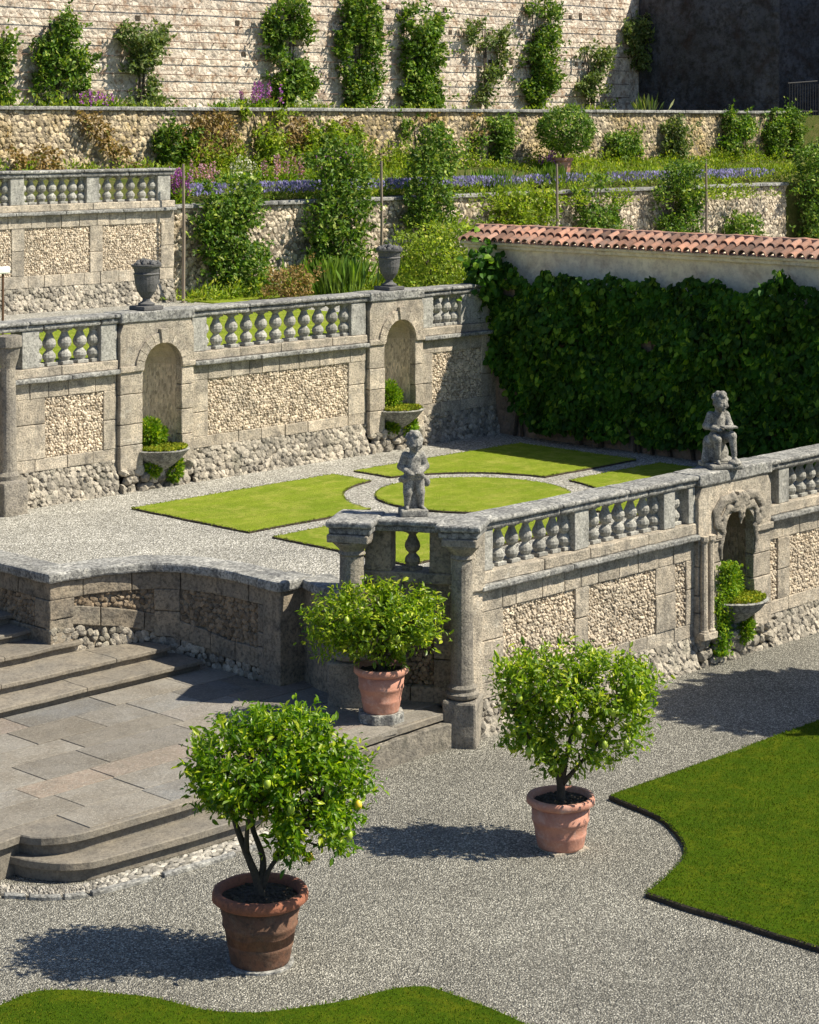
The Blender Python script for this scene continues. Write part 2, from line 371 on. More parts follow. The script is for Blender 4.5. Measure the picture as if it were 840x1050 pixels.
M['pot'] = stone('terracotta', (.52, .25, .17), (.44, .2, .14), (.2, .12, .09), sc=5, pits=.12, isl=0, bump=.003, fine=60, darkamt=.35, rough=.8, lichen=(.62, .43, .36), lich=.6)
M['pot1'] = stone('old_dark_terracotta', (.2, .09, .05), (.13, .07, .042), (.035, .027, .022), sc=4, pits=.3, isl=0, bump=.006, fine=50, darkamt=.8, rough=.8, lichen=(.34, .24, .16), lich=.35)
M['rim1'] = stone('reddish_terracotta_rim', (.36, .13, .07), (.26, .1, .06), (.07, .04, .03), sc=6, pits=.3, isl=0, bump=.006, fine=50, darkamt=.6)
M['tile'] = stone('roof_tile', (.4, .19, .12), (.22, .14, .105), (.1, .07, .06), sc=1.6, pits=.3, isl=.6, bump=.006, fine=40, darkamt=.7, lichen=(.14, .13, .12), lich=.6)
M['pebble'] = stone('pebbles', (.42, .39, .33), (.26, .245, .22), (.12, .1, .08), sc=14, pits=.1, isl=.5, bump=.003, fine=70)
M['bark'] = stone('bark', (.1, .075, .05), (.06, .048, .035), (.02, .018, .015), sc=12, isl=0, bump=.01, fine=60)
M['wood'] = plain('weathered_wood', (.24, .19, .14), .8)
M['rust'] = plain('rusty_wire', (.12, .06, .035), .7)
M['iron'] = plain('dark_iron', (.025, .025, .028), .7, .2)
M['white'] = plain('white_plate', (.7, .7, .68), .5)
M['lemon'] = plain('lemon_skin', (.75, .52, .04), .4, nsc=30, var=.15)
M['lime'] = plain('unripe_lemon', (.35, .45, .05), .4, nsc=30, var=.2)
M['lemonleaf'] = leafmat('lemon_leaf', (.05, .14, .004), (.21, .33, .008), (.45, .52, .03), trans=.45, rough=.36, var=.2)
M['lemonleaf2'] = leafmat('pale_lemon_leaf', (.08, .17, .008), (.27, .37, .02), (.5, .54, .05), trans=.45, rough=.38, var=.2)
M['ivy'] = leafmat('vine_leaf', (.022, .075, .007), (.06, .145, .012), (.19, .31, .03), trans=.35, rough=.55, var=.6)
M['shrub'] = leafmat('shrub_leaf', (.045, .11, .015), (.15, .24, .03), (.32, .38, .08), trans=.3, rough=.5, var=.35)
M['shrubpale'] = leafmat('pale_shrub_leaf', (.07, .12, .03), (.17, .22, .07), (.3, .32, .14), trans=.3, rough=.5)
M['yellowg'] = leafmat('yellow_green_leaf', (.12, .19, .02), (.26, .34, .03), (.4, .42, .06), trans=.35, rough=.5)
M['box'] = leafmat('clipped_leaf', (.03, .09, .012), (.07, .16, .02), trans=.25, rough=.45)
M['blade'] = leafmat('iris_blade', (.08, .17, .02), (.22, .32, .04), trans=.3, rough=.4)
M['moss'] = leafmat('moss', (.1, .15, .01), (.28, .32, .02), (.4, .36, .03), trans=.2, rough=.8)
M['fern'] = leafmat('fern', (.07, .17, .012), (.22, .34, .02), (.36, .42, .03), trans=.35, rough=.6)
M['lav'] = leafmat('lavender_flower', (.22, .2, .46), (.38, .34, .64), (.14, .22, .07), trans=.2, rough=.7)
M['purple'] = leafmat('purple_flower', (.25, .06, .3), (.45, .15, .5), trans=.25, rough=.6)
M['pink'] = leafmat('pink_flower', (.45, .2, .3), (.55, .35, .4), trans=.25, rough=.6)
M['cream'] = leafmat('cream_flower', (.5, .5, .38), (.65, .63, .5), trans=.25, rough=.6)
M['drygrass'] = leafmat('dry_growth', (.2, .13, .05), (.32, .22, .08), (.15, .16, .04), trans=.2, rough=.8)
def gravelmat(name, stops, sc):
    m, t, b, _ = newmat(name); n = N(t)
    v = n.vor(sc, out='Color'); sp = n.node('ShaderNodeSeparateColor'); t.links.new(v, sp.inputs[0])
    c = n.ramp(sp.outputs[0], stops)
    c = n.mix(1., c, n.ramp(n.noise(.6, 7, .7, dist=.5), [(.3, .74), (.7, 1.22)]), 'MULTIPLY')
    c = n.mix(n.ramp(n.vor(sc), [(.45, 0.), (.75, .75)]), c, (.06, .055, .045))
    t.links.new(c, b.inputs['Base Color']); b.inputs['Roughness'].default_value = .85
    h = n.math('ADD', n.math('MULTIPLY', n.vor(sc), -1.), n.math('MULTIPLY', sp.outputs[1], .8))
    t.links.new(n.bump(h, .022), b.inputs['Normal']); return m
M['gravel'] = gravelmat('gravel', [(0, (.105, .1, .083)), (.4, (.235, .224, .187)), (.75, (.355, .338, .285)), (1, (.66, .63, .54))], 60)
M['gravel2'] = gravelmat('terrace_gravel', [(0, (.22, .21, .175)), (.4, (.38, .365, .315)), (.75, (.5, .48, .42)), (1, (.74, .71, .64))], 34)
def lawnmat(name, c1, c2, c3, stripes=0.):
    m, t, b, _ = newmat(name); n = N(t)
    c = n.mix(n.ramp(n.noise(1.1, 6, .65), [(.35, 0.), (.65, 1.)]), c1, c2)
    c = n.mix(n.ramp(n.noise(4., 6, .75), [(.5, 0.), (.75, .8)]), c, c3)
    if stripes:
        sp = n.node('ShaderNodeSeparateXYZ'); t.links.new(n.pos, sp.inputs[0])
        w = n.math('SINE', n.math('ADD', n.math('MULTIPLY', sp.outputs[1], 13.), n.math('MULTIPLY', n.noise(.8, 3), 5.)))
        c = n.mix(1., c, n.ramp(n.math('ADD', n.math('MULTIPLY', w, .5), .5), [(0, 1 - stripes), (1, 1 + stripes)]), 'MULTIPLY')
    c = n.mix(1., c, n.ramp(n.noise(90, 3, .8), [(.3, .6), (.7, 1.35)]), 'MULTIPLY')
    c = n.mix(1., c, n.ramp(n.noise(22, 4, .8), [(.3, .78), (.7, 1.2)]), 'MULTIPLY'); c = n.mix(n.ramp(n.noise(2.3, 7, .8, dist=.8), [(.5, 0.), (.68, .7)]), c, c3)
    t.links.new(c, b.inputs['Base Color']); b.inputs['Roughness'].default_value = .95; b.inputs['Specular IOR Level'].default_value = .08
    t.links.new(n.bump(n.noise(75, 3, .8), .03), b.inputs['Normal']); return m
M['lawn'] = lawnmat('lawn_grass', (.072, .128, .002), (.05, .098, .002), (.15, .17, .006))
M['lawn2'] = lawnmat('terrace_lawn_grass', (.26, .33, .028), (.2, .28, .02), (.42, .41, .09), stripes=.05)
M['bed'] = lawnmat('flower_bed_ground', (.12, .13, .035), (.07, .1, .02), (.2, .16, .07))
M['grassb'] = leafmat('grass_blade', (.05, .1, .002), (.095, .155, .003), (.17, .18, .01), trans=.2, rough=.9, var=.25)
def topwall():
    m, t, b, _ = newmat('tall_wall_masonry'); n = N(t)
    c = n.mix(n.ramp(n.noise(.5, 6, .7), [(.35, 0.), (.65, 1.)]), (.8, .69, .56), (.6, .52, .43))
    v = n.vor(5.5, out='Color'); sp = n.node('ShaderNodeSeparateColor'); t.links.new(v, sp.inputs[0])
    c = n.mix(1., c, n.ramp(sp.outputs[0], [(0, .72), (1, 1.25)]), 'MULTIPLY')
    c = n.mix(n.ramp(n.noise(2.6, 7, .8), [(.5, 0.), (.62, .85)]), c, (.36, .22, .13))
    c = n.mix(n.ramp(n.noise(5, 7, .85), [(.52, 0.), (.62, .85)]), c, (.13, .1, .08))
    t.links.new(c, b.inputs['Base Color']); b.inputs['Roughness'].default_value = .95
    h = n.math('ADD', n.noise(9, 6, .8), n.math('MULTIPLY', n.vor(5.5, 'DISTANCE_TO_EDGE'), 1.2))
    t.links.new(n.bump(h, .06), b.inputs['Normal']); return m
M['topwall'] = topwall()
M['darkwall'] = stone('shade_dark_wall', (.11, .11, .125), (.055, .055, .062), (.015, .013, .012), sc=.6, pits=.7, isl=0, bump=.12, fine=5, darkamt=1., lichen=(.035, .02, .015), lich=.95)  # deep shade painted in as a dark bluish tone; blotches are old stains

ZT, ZU, ZB, ZC0, ZC = 1.6, 3.6, 5.6, 6.3, 7.72
# ================================================================== THE SETTING
mb = MB(); mb.add([(-150, -150, 0), (300, -150, 0), (300, 300, 0), (-150, 300, 0)], Q=[[0, 1, 2, 3]])
tag(mb.build('gravel_court', M['gravel']), kind='structure')
curve = [(16.08, 21.93), (16.74, 21.84), (17.4, 21.56), (17.7, 21.1), (17.82, 20.45), (17.8, 19.55)]
CV = crom(curve, 8)
mb = MB()
poly = [(6, 24.5), (16.25, 24.5), (16.3, 22.1)] + [tuple(p + np.array([.12, .1])) for p in CV[6:-2:4]] + [(18.0, 19.62), (18.32, 19.6), (18.3, 18.6), (18.98, 17.69), (29.85, 17.69), (29.85, 26.98), (6, 26.98)]
slab(mb, poly, [(0, .02), (0, ZT)])
tag(mb.build('terrace_gravel_ground', M['gravel2']), kind='structure')
mb = MB(); slab(mb, [(6, 26.985), (30.1, 26.985), (30.1, 17.6), (75, 17.6), (75, 35.75), (29.1, 35.75), (29.1, 35.5), (6, 35.5)], [(0, .03), (0, ZU)])
tag(mb.build('upper_garden_ground', M['gravel2']), kind='structure')
mb = MB(); mb.add([(6, 35.86, ZB), (75, 35.86, ZB), (75, 39.3, ZC0), (6, 39.3, ZC0), (6, 35.86, 0), (75, 35.86, 0)], Q=[[0, 1, 2, 3], [4, 5, 1, 0]])
tag(mb.build('flower_terrace_ground', M['bed']), kind='structure')
mb = MB(); slab(mb, [(6, 39.5), (75, 39.5), (75, 46.3), (6, 46.3)], [(0, .1), (0, ZC)])
tag(mb.build('top_terrace_ground', M['bed']), kind='structure')

# ---- lawns
def lawn(name, pts, z0, h, mat, label=None):
    mb = MB(); slab(mb, pts, [(0, z0 + .002), (.0, z0 + h * .72), (.012, z0 + h)], m_side=1, m_top=0, amp=.02)
    P = ccw(np.array(pts, float)); FR.append((inset(P, .006), z0 + h, mat)); return tag(mb.build(name, [mat, M['soil']]), kind='structure')
FR = []
def arc(c, r, a0, a1, n=24):
    return [(c[0] + r * math.cos(math.radians(a)), c[1] + r * math.sin(math.radians(a))) for a in np.linspace(a0, a1, n)]
LC = (24.5, 22.28); hp = .24
q = math.degrees(math.asin(hp / 2.05))
for sx_, sy_, rot in ((-1, 1, 90), (1, 1, 0), (1, -1, 270), (-1, -1, 180)):
    pts = [(LC[0] + sx_ * hp, LC[1] + sy_ * 2.95), (LC[0] + sx_ * 4.5, LC[1] + sy_ * 2.95), (LC[0] + sx_ * 4.5, LC[1] + sy_ * hp)]
    ar = arc(LC, 2.05, rot + q, rot + 90 - q)
    if math.hypot(ar[0][0] - pts[2][0], ar[0][1] - pts[2][1]) > math.hypot(ar[-1][0] - pts[2][0], ar[-1][1] - pts[2][1]): ar = ar[::-1]
    # resample edges for a slightly uneven cut
    P = pts + ar; out = []
    for i in range(len(P)):
        a, b = np.array(P[i]), np.array(P[(i + 1) % len(P)]); k = max(1, int(np.linalg.norm(b - a) / .25)); out += [tuple(a + (b - a) * t) for t in np.arange(k) / k]
    lawn('terrace_lawn', out, ZT, .03, M['lawn2'])
lawn('terrace_lawn', arc(LC, 1.55, 0, 354, 60), ZT, .034, M['lawn2'])
def dens(P, st=.15):
    out = []
    for i in range(len(P)):
        a, b = np.array(P[i]), np.array(P[(i + 1) % len(P)]); k = max(1, int(np.linalg.norm(b - a) / st)); out += [tuple(a + (b - a) * t) for t in np.arange(k) / k]
    return out
c1 = crom([G(625, 816, .05), G(670, 835, .05), G(693, 853, .05), G(702, 874, .05), G(686, 895, .05), G(660, 916, .05)], 6)
LR = dens([tuple(p) for p in c1] + [G(740, 940, .05), G(840, 972, .05), (17.5, 6.5), (27, 6.5), (27, 14.45), G(735, 777, .05)])
lawn('lawn', LR, 0, .06, M['lawn'])
c2 = crom([G(0, 1031, .05), G(30, 1018, .05), G(65, 1016, .05), G(110, 1018, .05), G(165, 1025, .05), G(210, 1036, .05), G(245, 1039, .05), G(285, 1037, .05), G(350, 1026, .05), G(420, 1012, .05), G(460, 1018, .05), G(540, 1050, .05)], 6)
LF = dens([tuple(p) for p in c2] + [(13.3, 9.5), (10.5, 7.5), (7, 11), (9.3, 14.6)])
lawn('lawn', LF, 0, .06, M['lawn'])
mb = MB()
for P, n in ((LR, 42000), (LF, 16000)):
    P = np.array(P); lo, hi = P.min(0), P.max(0)
    x = rng.uniform(lo[0], hi[0], n * 3); y = rng.uniform(lo[1], hi[1], n * 3)
    D = SN * y + CS * x; X = SN * x - CS * y
    k = inside(P, x, y) & (abs(X / D) < .205) & (D > 16.5); x, y = x[k][:n], y[k][:n]
    B = np.stack([x, y, np.full(len(x), .056)], 1); d = rdir(len(x)) * .5 + [0, 0, 1]
    leaves(mb, B, d, rdir(len(x)), rng.uniform(.012, .03, len(x)), .01, curl=.4)
tag(mb.build('grass', M['grassb']), kind='stuff')
mf, mt_ = MB(), MB()
for P, z, mt in FR:                          # blades leaning over the cut edges
    e = np.roll(P, -1, 0) - P; Ln = np.linalg.norm(e, axis=1); cum = np.cumsum(Ln); tot = cum[-1]; n = int(tot * 90)
    q = rng.uniform(0, tot, n); i = np.searchsorted(cum, q).clip(0, len(P) - 1); f_ = 1 - (cum[i] - q) / np.maximum(Ln[i], 1e-6)
    b3 = P[i] + e[i] * f_[:, None]; o = np.stack([e[i][:, 1], -e[i][:, 0]], 1) / np.maximum(Ln[i], 1e-6)[:, None]; b3 = b3 - o * rng.uniform(-.004, .03, (n, 1))
    k = SN * b3[:, 1] + CS * b3[:, 0] > 16; b3, o, n = b3[k], o[k], int(k.sum())
    if not n: continue
    B3 = np.concatenate([b3, np.full((n, 1), z - .004)], 1); near = mt is M['lawn']
    leaves(mf if near else mt_, B3, np.concatenate([o * rng.uniform(.2, 1.4, (n, 1)), rng.uniform(-.2, 1., (n, 1))], 1) + rdir(n) * .4, rdir(n), rng.uniform(.015, .04, n), .01 if near else .014, curl=.5)
tag(mf.build('grass_fringe', M['grassb']), kind='stuff'); tag(mt_.build('grass_fringe', M['lawn2']), kind='stuff')

# ---- paved landing and its steps
mb = MB()
edge = [G(-60, 872, .42), G(-20, 868, .42), (12.1, 17.24), (12.3, 17.27), (12.33, 17.16), (12.4, 17.06), (12.5, 16.98), (12.62, 16.92), (12.76, 16.885), (12.9, 16.87), G(150, 834, .42), G(198, 820, .42), G(290, 788, .42), G(368, 760, .42), G(411, 745, .42), (18.45, 17.18)]
E = np.array(dens(edge[:-1], .1)[:-8] + edge[-1:]) if False else np.array(edge)
back = [(18.6, 17.6), (17.8, 19.6), (17.75, 21.1), (16.0, 22.0), (10.5, 22.0)]
slab(mb, [tuple(p) for p in E] + back, [(.07, .005), (.07, .322), (.01, .325), (0, .332), (0, .398), (.01, .41)], m_side=0)
tag(mb.build('paving_edge', M['step']), kind='structure'); mb = MB()
x = 10.6
rows = [17.5, 18.05, 18.5, 19.15, 19.62, 20.25, 20.8, 21.3]
for i in range(len(rows) - 1):
    x = 10.2 + rng.uniform(0, .6)
    while x < 18.4:
        w = rng.uniform(.7, 1.45)
        if not (x + w > 18.2 and rows[i] > 19.3): rbox(mb, x, x + w - .012, rows[i], rows[i + 1] - .012, .36, .42 + rng.uniform(-.003, .004), r=.006, amp=.0015, res=.3)
        x += w
x = 12.9
while x < 18.2:
    w = min(rng.uniform(.8, 1.5), 18.3 - x); y0 = 16.87 + (x - 12.9) * .058
    rbox(mb, x, x + w - .012, y0 + .06, 17.488, .36, .421 + rng.uniform(-.002, .003), r=.006, amp=.0015, res=.3); x += w
tag(mb.build('paving', M['pave']), kind='structure')
mb = MB()                                   # the lower step round the landing
low = [(9.6, 17.7)] + [tuple(q) for q in crom([G(-40, 878, .21), G(0, 876, .21), G(30, 882, .21), G(62, 885, .21), G(85, 884, .21), G(108, 880, .21), G(180, 860, .21)], 5)] + [G(200, 854.5, .21), G(260, 836, .21), (15.9, 16.72), (16.3, 16.95), (16.3, 17.4), (9.6, 18.4)]
slab(mb, dens(low, .12), [(.06, .005), (.06, .125), (.008, .128), (0, .136), (0, .2), (.01, .21)])
lo = mb.build('landing_step', M['step']); tag(lo, 'low rounded stone step round the paved landing above the pebble strip', 'step')
# slanted rubble front of the landing on its right half
mb = MB()
stones(mb, 0, 2.6, .0, .3, .075, lambda u, w, h: np.stack([16.0 + u, 17.06 + u * .055 - h, w], 1), h=.3); rbox(mb, 15.9, 18.6, 17.09, 17.4, -.02, .3, amp=.01)
tag(mb.build('rubble_facing', M['rubble']), 'rubble stone facing under the right edge of the paved landing', 'rubble facing')
# pebble strip
mb = MB()
inner = crom([(11.0, 17.7), (11.9, 17.3), (12.25, 16.8), (12.75, 16.58), (14.7, 16.5), (16.4, 16.85)], 14)
outer = crom([(10.7, 17.4), (11.75, 17.05), (12.15, 16.6), (12.7, 16.36), (14.6, 16.22), (16.3, 16.5)], 14)
cs = np.linspace(0, 1, len(inner))
def peb(u, w, h):
    U = np.clip(u / 6, 0, 1); a = np.stack([np.interp(U, cs, inner[:, i]) for i in (0, 1)], 1); b = np.stack([np.interp(U, cs, outer[:, i]) for i in (0, 1)], 1)
    p = a + (b - a) * np.clip(w / .26, -.15, 1)[:, None]; return np.concatenate([p, (h + .008)[:, None]], 1)
stones(mb, 0, 6, -.03, .26, .058, peb, h=.42, fill=.58)
tag(mb.build('pebble_strip', M['pebble']), 'strip of pale rounded pebbles set between the lowest step and the gravel', 'pebbles', kind='stuff')
mb = MB(); off = outer - inner; off /= np.linalg.norm(off, axis=1, keepdims=True)
k = 0
while k < len(outer) - 4:
    L = int(rng.integers(5, 10)); seg = np.arange(k, min(k + L, len(outer)))
    a, b = outer[seg] + off[seg] * .01, outer[seg] + off[seg] * .09
    slab(mb, np.concatenate([a, b[::-1]]), [(0, .0), (.0, .03), (.008, .04)], amp=.006); k += L
tag(mb.build('edging_stone', M['grey']), 'thin grey stone edging along the outer side of the pebble strip', 'edging')

# ---- stairs up to the terrace
st = thing('stone_stairs', 'broad worn stone stairs rising from the paved landing beside the curved wall', 'stairs', (13.5, 20.8, .42))
zs = [.55, .68, .82, .95, 1.08, 1.21, 1.34, 1.47, 1.6]; bs = [20.8, 21.25, 21.87, 22.38, 22.8, 23.2, 23.6, 24.0, 24.4]
for i, (z, b) in enumerate(zip(zs, bs)):
    xe = (17.62, 17.45, 16.5, 16.2, 16.2, 16.2, 16.2, 16.2, 16.2)[i]
    mb = MB(); x = 8.
    while x < xe - .05:
        w = min(rng.uniform(1.2, 2.2), xe - x)
        if xe - x - w < .5: w = xe - x
        rbox(mb, x, x + w - .004, b - .06, b + .68, z - .055, z, r=.01, amp=.005, res=.12, fr=6); x += w
    rbox(mb, 8, xe, b, b + .7, z - .2, z - .052, r=.01, amp=.005, res=.15)
    mb.build('step', M['step'], st)

# ================================================================== BALUSTRADED WALLS
def baluster_mesh(mb, h=.5, r=.092):
    pr = [(.85, 0), (.85, .09), (.66, .1), (.8, .15), (.98, .22), (.92, .3), (.62, .37), (.45, .41), (.5, .43), (.85, .5), (1.0, .58), (.93, .66), (.66, .76), (.46, .86), (.47, .88), (.68, .9), (.68, .93)]
    lathe(mb, [(a * r, b * h) for a, b in pr], (0, 0, 0), seg=12)
    lathe(mb, [(.85 * r, 0), (.85 * r, .085 * h)], (0, 0, 0), seg=4, sq=1, ph=math.pi / 4 * 0)
    rbox(mb, -.8 * r, .8 * r, -.8 * r, .8 * r, .925 * h, h, r=.006, amp=0); rbox(mb, -.9 * r, .9 * r, -.9 * r, .9 * r, 0, .09 * h, r=.006, amp=0)
mb = MB(); baluster_mesh(mb); BAL = mb.build('baluster', M['bal'], smooth=False)
bal_used = [False]
def add_bal(root, x, y, z, sc):
    if not bal_used[0]: bal_used[0] = True; BAL.parent = root; BAL.location = Vector((x, y, z)) - Vector(wloc(root)); BAL.scale = sc; return
    o = inst(BAL, root, (x, y, z)); q = random.uniform(.96, 1.04); o.scale = (sc[0] * q, sc[1] * q, sc[2]); o.rotation_euler.z = random.choice((0, math.pi / 2, math.pi)) + random.uniform(-.05, .05)

def balwall(label, b, z0, x0, x1, segs, panels, blocks_at, hp=2.83, hc=1.88, t=.5, mp=None, zoff=0., trim='trim', knob='knob', base_lo=.5, pan=(.7, 1.6), bw=1.):
    """segs: ('pier'|'bal'|'block', a0, a1[, n]).  Front face of the wall body at y = b"""
    root = thing('balustraded_wall', label, 'wall', ((x0 + x1) / 2, b, z0))
    panels = sorted(panels); T = M[trim]; zr = z0 + hp; zc = z0 + hc                    # rail top, underside of the cornice
    # core, in the mortar colour, niches cut out
    mb = MB(); e = [x0] + sum([[n[0], n[1]] for n in blocks_at], []) + [x1]
    for i in range(0, len(e), 2): rbox(mb, e[i], e[i + 1], b + .03, b + t, z0 - .1, zc + .02, res=.5, r=.004, amp=0)
    mb.build('wall_core', M['mortar'], root)
    # rubble footing
    for i in range(0, len(e), 2):
        mb = MB(); stones(mb, e[i], e[i + 1], z0 - .06, z0 + base_lo, .12, lambda u, w, h: np.stack([u, b + .035 - h - .12 * np.clip(1 - (w - z0) / base_lo, 0, 1), w], 1), h=.42, fill=.58)
        stones(mb, e[i], e[i + 1], z0 - .06, z0 + base_lo, .1, lambda u, w, h: np.stack([u, b + .04 - h - .1 * np.clip(1 - (w - z0) / base_lo, 0, 1), w], 1), h=.45, fill=.55)
        stones(mb, e[i], e[i + 1], z0 - .06, z0 + base_lo, .15, lambda u, w, h: np.stack([u, b + .05 - h - .12 * np.clip(1 - (w - z0) / base_lo, 0, 1), w], 1), h=.36, fill=.6)
        mb.build('rubble_footing', M['rubble'], root)
    # smooth courses and uprights round the panels
    mb = MB(); p0, p1 = z0 + pan[0], z0 + pan[1]
    for i in range(0, len(e), 2):
        blocks(mb, e[i], e[i + 1], b - .015, b + .06, p1, zc, L=.42, jit=.006)
        blocks(mb, e[i], e[i + 1], b - .01, b + .06, z0 + base_lo - .02, p0, L=.5, jit=.012)
        ps = [p for p in panels if p[0] >= e[i] - .01 and p[1] <= e[i + 1] + .01]
        xs = [e[i]] + sum([[p[0], p[1]] for p in ps], []) + [e[i + 1]]
        for k in range(0, len(xs), 2):
            if xs[k + 1] - xs[k] > .04: blocks(mb, xs[k], xs[k + 1], b - .015, b + .06, p0, p1, L=.42, axis=2, jit=.006)
    mb.build('stone_frame', T, root)
    for p in panels:
        mb = MB(); rbox(mb, p[0] - .01, p[1] + .01, b + .022, b + .05, p0 - .01, p1 + .01, r=.003, amp=0, res=.5, m=1)
        stones(mb, p[0], p[1], p0, p1, .05, wallface(b + .026), h=.6, fill=.56, size_var=.4)
        mb.build('pebbled_panel', [M[knob], M['joint']], root)
    # cornice and plinth of the balustrade
    gs = [x0] + sum([[s[1], s[2]] for s in segs if s[0] == 'block'], []) + [x1]
    mb = MB()
    for i in range(0, len(gs), 2):
        blocks(mb, gs[i], gs[i + 1], b - .13, b + t, zc + .002, zc + .075, L=1.3, jit=.004, r=.02)
    mb.build('cornice', M['grey'], root)
    mb = MB()
    for i in range(0, len(gs), 2):
        blocks(mb, gs[i], gs[i + 1], b - .06, b + t - .05, zc + .077, zc + .22, L=1.1, jit=.005, r=.015)
    mb.build('plinth', M['trim' if trim == 'trim' else trim], root)
    zb = zc + .222; hb = zr - .15 - zb
    yb = b + .13; bsc = (bw, bw, hb / .5)
    for s in segs:
        if s[0] == 'pier':
            mb = MB(); rbox(mb, s[1], s[2], b - .03, b + .28, zb, zr - .152, r=.012, amp=.004); mb.build('pier', M['bal'], root)
        elif s[0] == 'bal':
            n = s[3]; w = (s[2] - s[1]) / (n + 1) if s[4] else (s[2] - s[1]) / n
            for k in range(n):
                x = s[1] + w * (k + 1) if s[4] else s[1] + w * (k + .5)
                add_bal(root, x, yb, zb, bsc)
            if s[4]:
                add_bal(root, s[1] + .035, yb, zb, bsc); add_bal(root, s[2] - .035, yb, zb, bsc)
    BAL_H = hb
    mb = MB()
    blocks(mb, x0 - .02, x1, b - .1, b + .36, zr - .06, zr, L=1.5, jit=.004, r=.022, amp=.004)
    blocks(mb, x0 - .01, x1, b - .06, b + .32, zr - .15, zr - .062, L=1.5, jit=.003, r=.03, amp=.003)
    mb.build('handrail', M['grey'], root)
    return root, zr, zc
def niche(root, b, z0, x0, x1, o0, o1, zr, zc, zsill=.55, ztop=2.3, rich=False, mossy=True):
    """projecting block x0..x1 with an arched recess o0..o1, bowl and moss"""
    pj = .09; cx = (o0 + o1) / 2; R = (o1 - o0) / 2; zs = z0 + ztop - R
    mb = MB()
    for xa, xb in ((x0, o0), (o1, x1)):
        blocks(mb, xa, xb, b - pj, b + .4, z0 + .35, zs, L=.36, axis=2, jit=.008)
    # blocks over the arch: voussoirs and spandrels made as one pierced sheet with depth
    n = 18; ang = np.linspace(math.pi, 0, n); zt = zr - .155
    V = []; 
    for y in (b - pj, b + .4):
        for a in ang: V.append((cx + R * math.cos(a), y, zs + R * math.sin(a)))
        for a in ang: 
            fx = math.cos(a); V.append((cx + (x1 - x0) / 2 * max(-1, min(1, fx * 1.5)) + ((x0 + x1) / 2 - cx), y, zt if abs(fx) < .67 else zs + (zt - zs) * (1 - (abs(fx) - .67) / .33)))
    Q = []
    for i in range(n - 1):
        Q += [[i, i + 1, n + i + 1, n + i], [2 * n + i, 3 * n + i, 3 * n + i + 1, 2 * n + i + 1], [i, 2 * n + i, 2 * n + i + 1, i + 1], [n + i, n + i + 1, 3 * n + i + 1, 3 * n + i]]
    mb.add(V, Q=Q)
    mb.build('niche_frame', M['trim'], root)
    mb = MB()                                # raised arch stones
    m_ = 11
    for i in range(m_):
        a0, a1 = math.pi * (i + .03) / m_, math.pi * (i + .97) / m_
        pts = []
        r0, r1 = R - .005, R + (.16 if i != m_ // 2 else .22)
        jj = b - pj - (.035 if i != m_ // 2 else .07)
        for y in (jj, b - pj + .02):
            for (r, a) in ((r0, a0), (r0, a1), (r1, a1), (r1, a0)): pts.append((cx + r * math.cos(a), y, zs + r * math.sin(a)))
        mb.add(pts, Q=[[0, 1, 2, 3], [0, 4, 5, 1], [1, 5, 6, 2], [2, 6, 7, 3], [3, 7, 4, 0]])
    blocks(mb, x0 - .02, o0 - .005, b - pj - .03, b - pj + .02, zs - .03, zs + .06, L=.6); blocks(mb, o1 + .005, x1 + .02, b - pj - .03, b - pj + .02, zs - .03, zs + .06, L=.6)
    if rich:                                # carved cartouche: volutes, garlands, shell and mask spread over the arch shoulders
        cr = []
        ox = cx; oy = b - pj - .02; oz = zs
        for sg in (-1, 1):
            for q0, q1, r0_, r1_ in (((.02, .0, .52), (.2, -.03, .6), .07, .075), ((.2, -.03, .6), (.42, 0, .56), .075, .08), ((.42, 0, .56), (.58, .0, .42), .085, .07), ((.58, 0, .42), (.56, -.02, .24), .07, .075), ((.56, -.02, .24), (.44, -.03, .16), .075, .06), ((.44, -.03, .16), (.4, -.05, .3), .055, .05),
                               ((.4, .0, .1), (.46, .02, -.12), .06, .04), ((.46, .02, -.12), (.42, .03, -.3), .04, .025), ((.1, -.04, .42), (.3, -.05, .45), .06, .05), ((.3, -.05, .45), (.42, -.04, .34), .05, .04)):
                cr.append(('c', (sg * q0[0], q0[1], q0[2]), (sg * q1[0], q1[1], q1[2]), r0_, r1_, .022))
            for k in range(5): cr.append(('e', (sg * (.5 + .03 * (k % 2)), -.05, .5 - k * .085), (.035, .035, .035), .012))
        for k in range(9):
            t = math.pi * (k + .5) / 9; cr.append(('c', (0, -.06, .46), (.17 * math.cos(t), -.1, .46 + .17 * math.sin(t)), .02, .034, .008))
        cr += [('e', (0, -.08, .38), (.08, .07, .1), .02), ('c', (0, -.14, .39), (0, -.165, .36), .014, .018, .008), ('e', (-.03, -.15, .405), (.016, .014, .012), -1), ('e', (.03, -.15, .405), (.016, .014, .012), -1), ('e', (0, -.15, .325), (.025, .012, .01), -1), ('c', (-.05, -.08, .3), (.05, -.08, .3), .03, .03, .02), ('c', (0, -.07, .3), (0, -.05, .2), .05, .02, .02)]
        V_, Q_ = surface_net(body(cr), (-.72, -.24, -.36), (.72, .12, .72), .014)
        V_ = V_ + nz(V_ + 5, 30) * .008
        g = MB(); g.add(V_ * [.95, .55, .92] + np.array([ox, oy, oz - .02]), Q=Q_); g.build('carved_cartouche', M['greycol'], root, smooth=True)
    mb.build('arch', M['trim'], root)
    mb = MB()                                # curved back of the recess, stone faced
    k = 12
    ph = np.linspace(0, math.pi, k); zz = np.linspace(z0, zs, 10)
    V = [(cx - R * math.cos(p), b + .05 + .42 * math.sin(p), z) for z in zz for p in ph]
    Q = [[i * k + j, i * k + j + 1, (i + 1) * k + j + 1, (i + 1) * k + j] for i in range(9) for j in range(k - 1)]
    n0 = len(V)
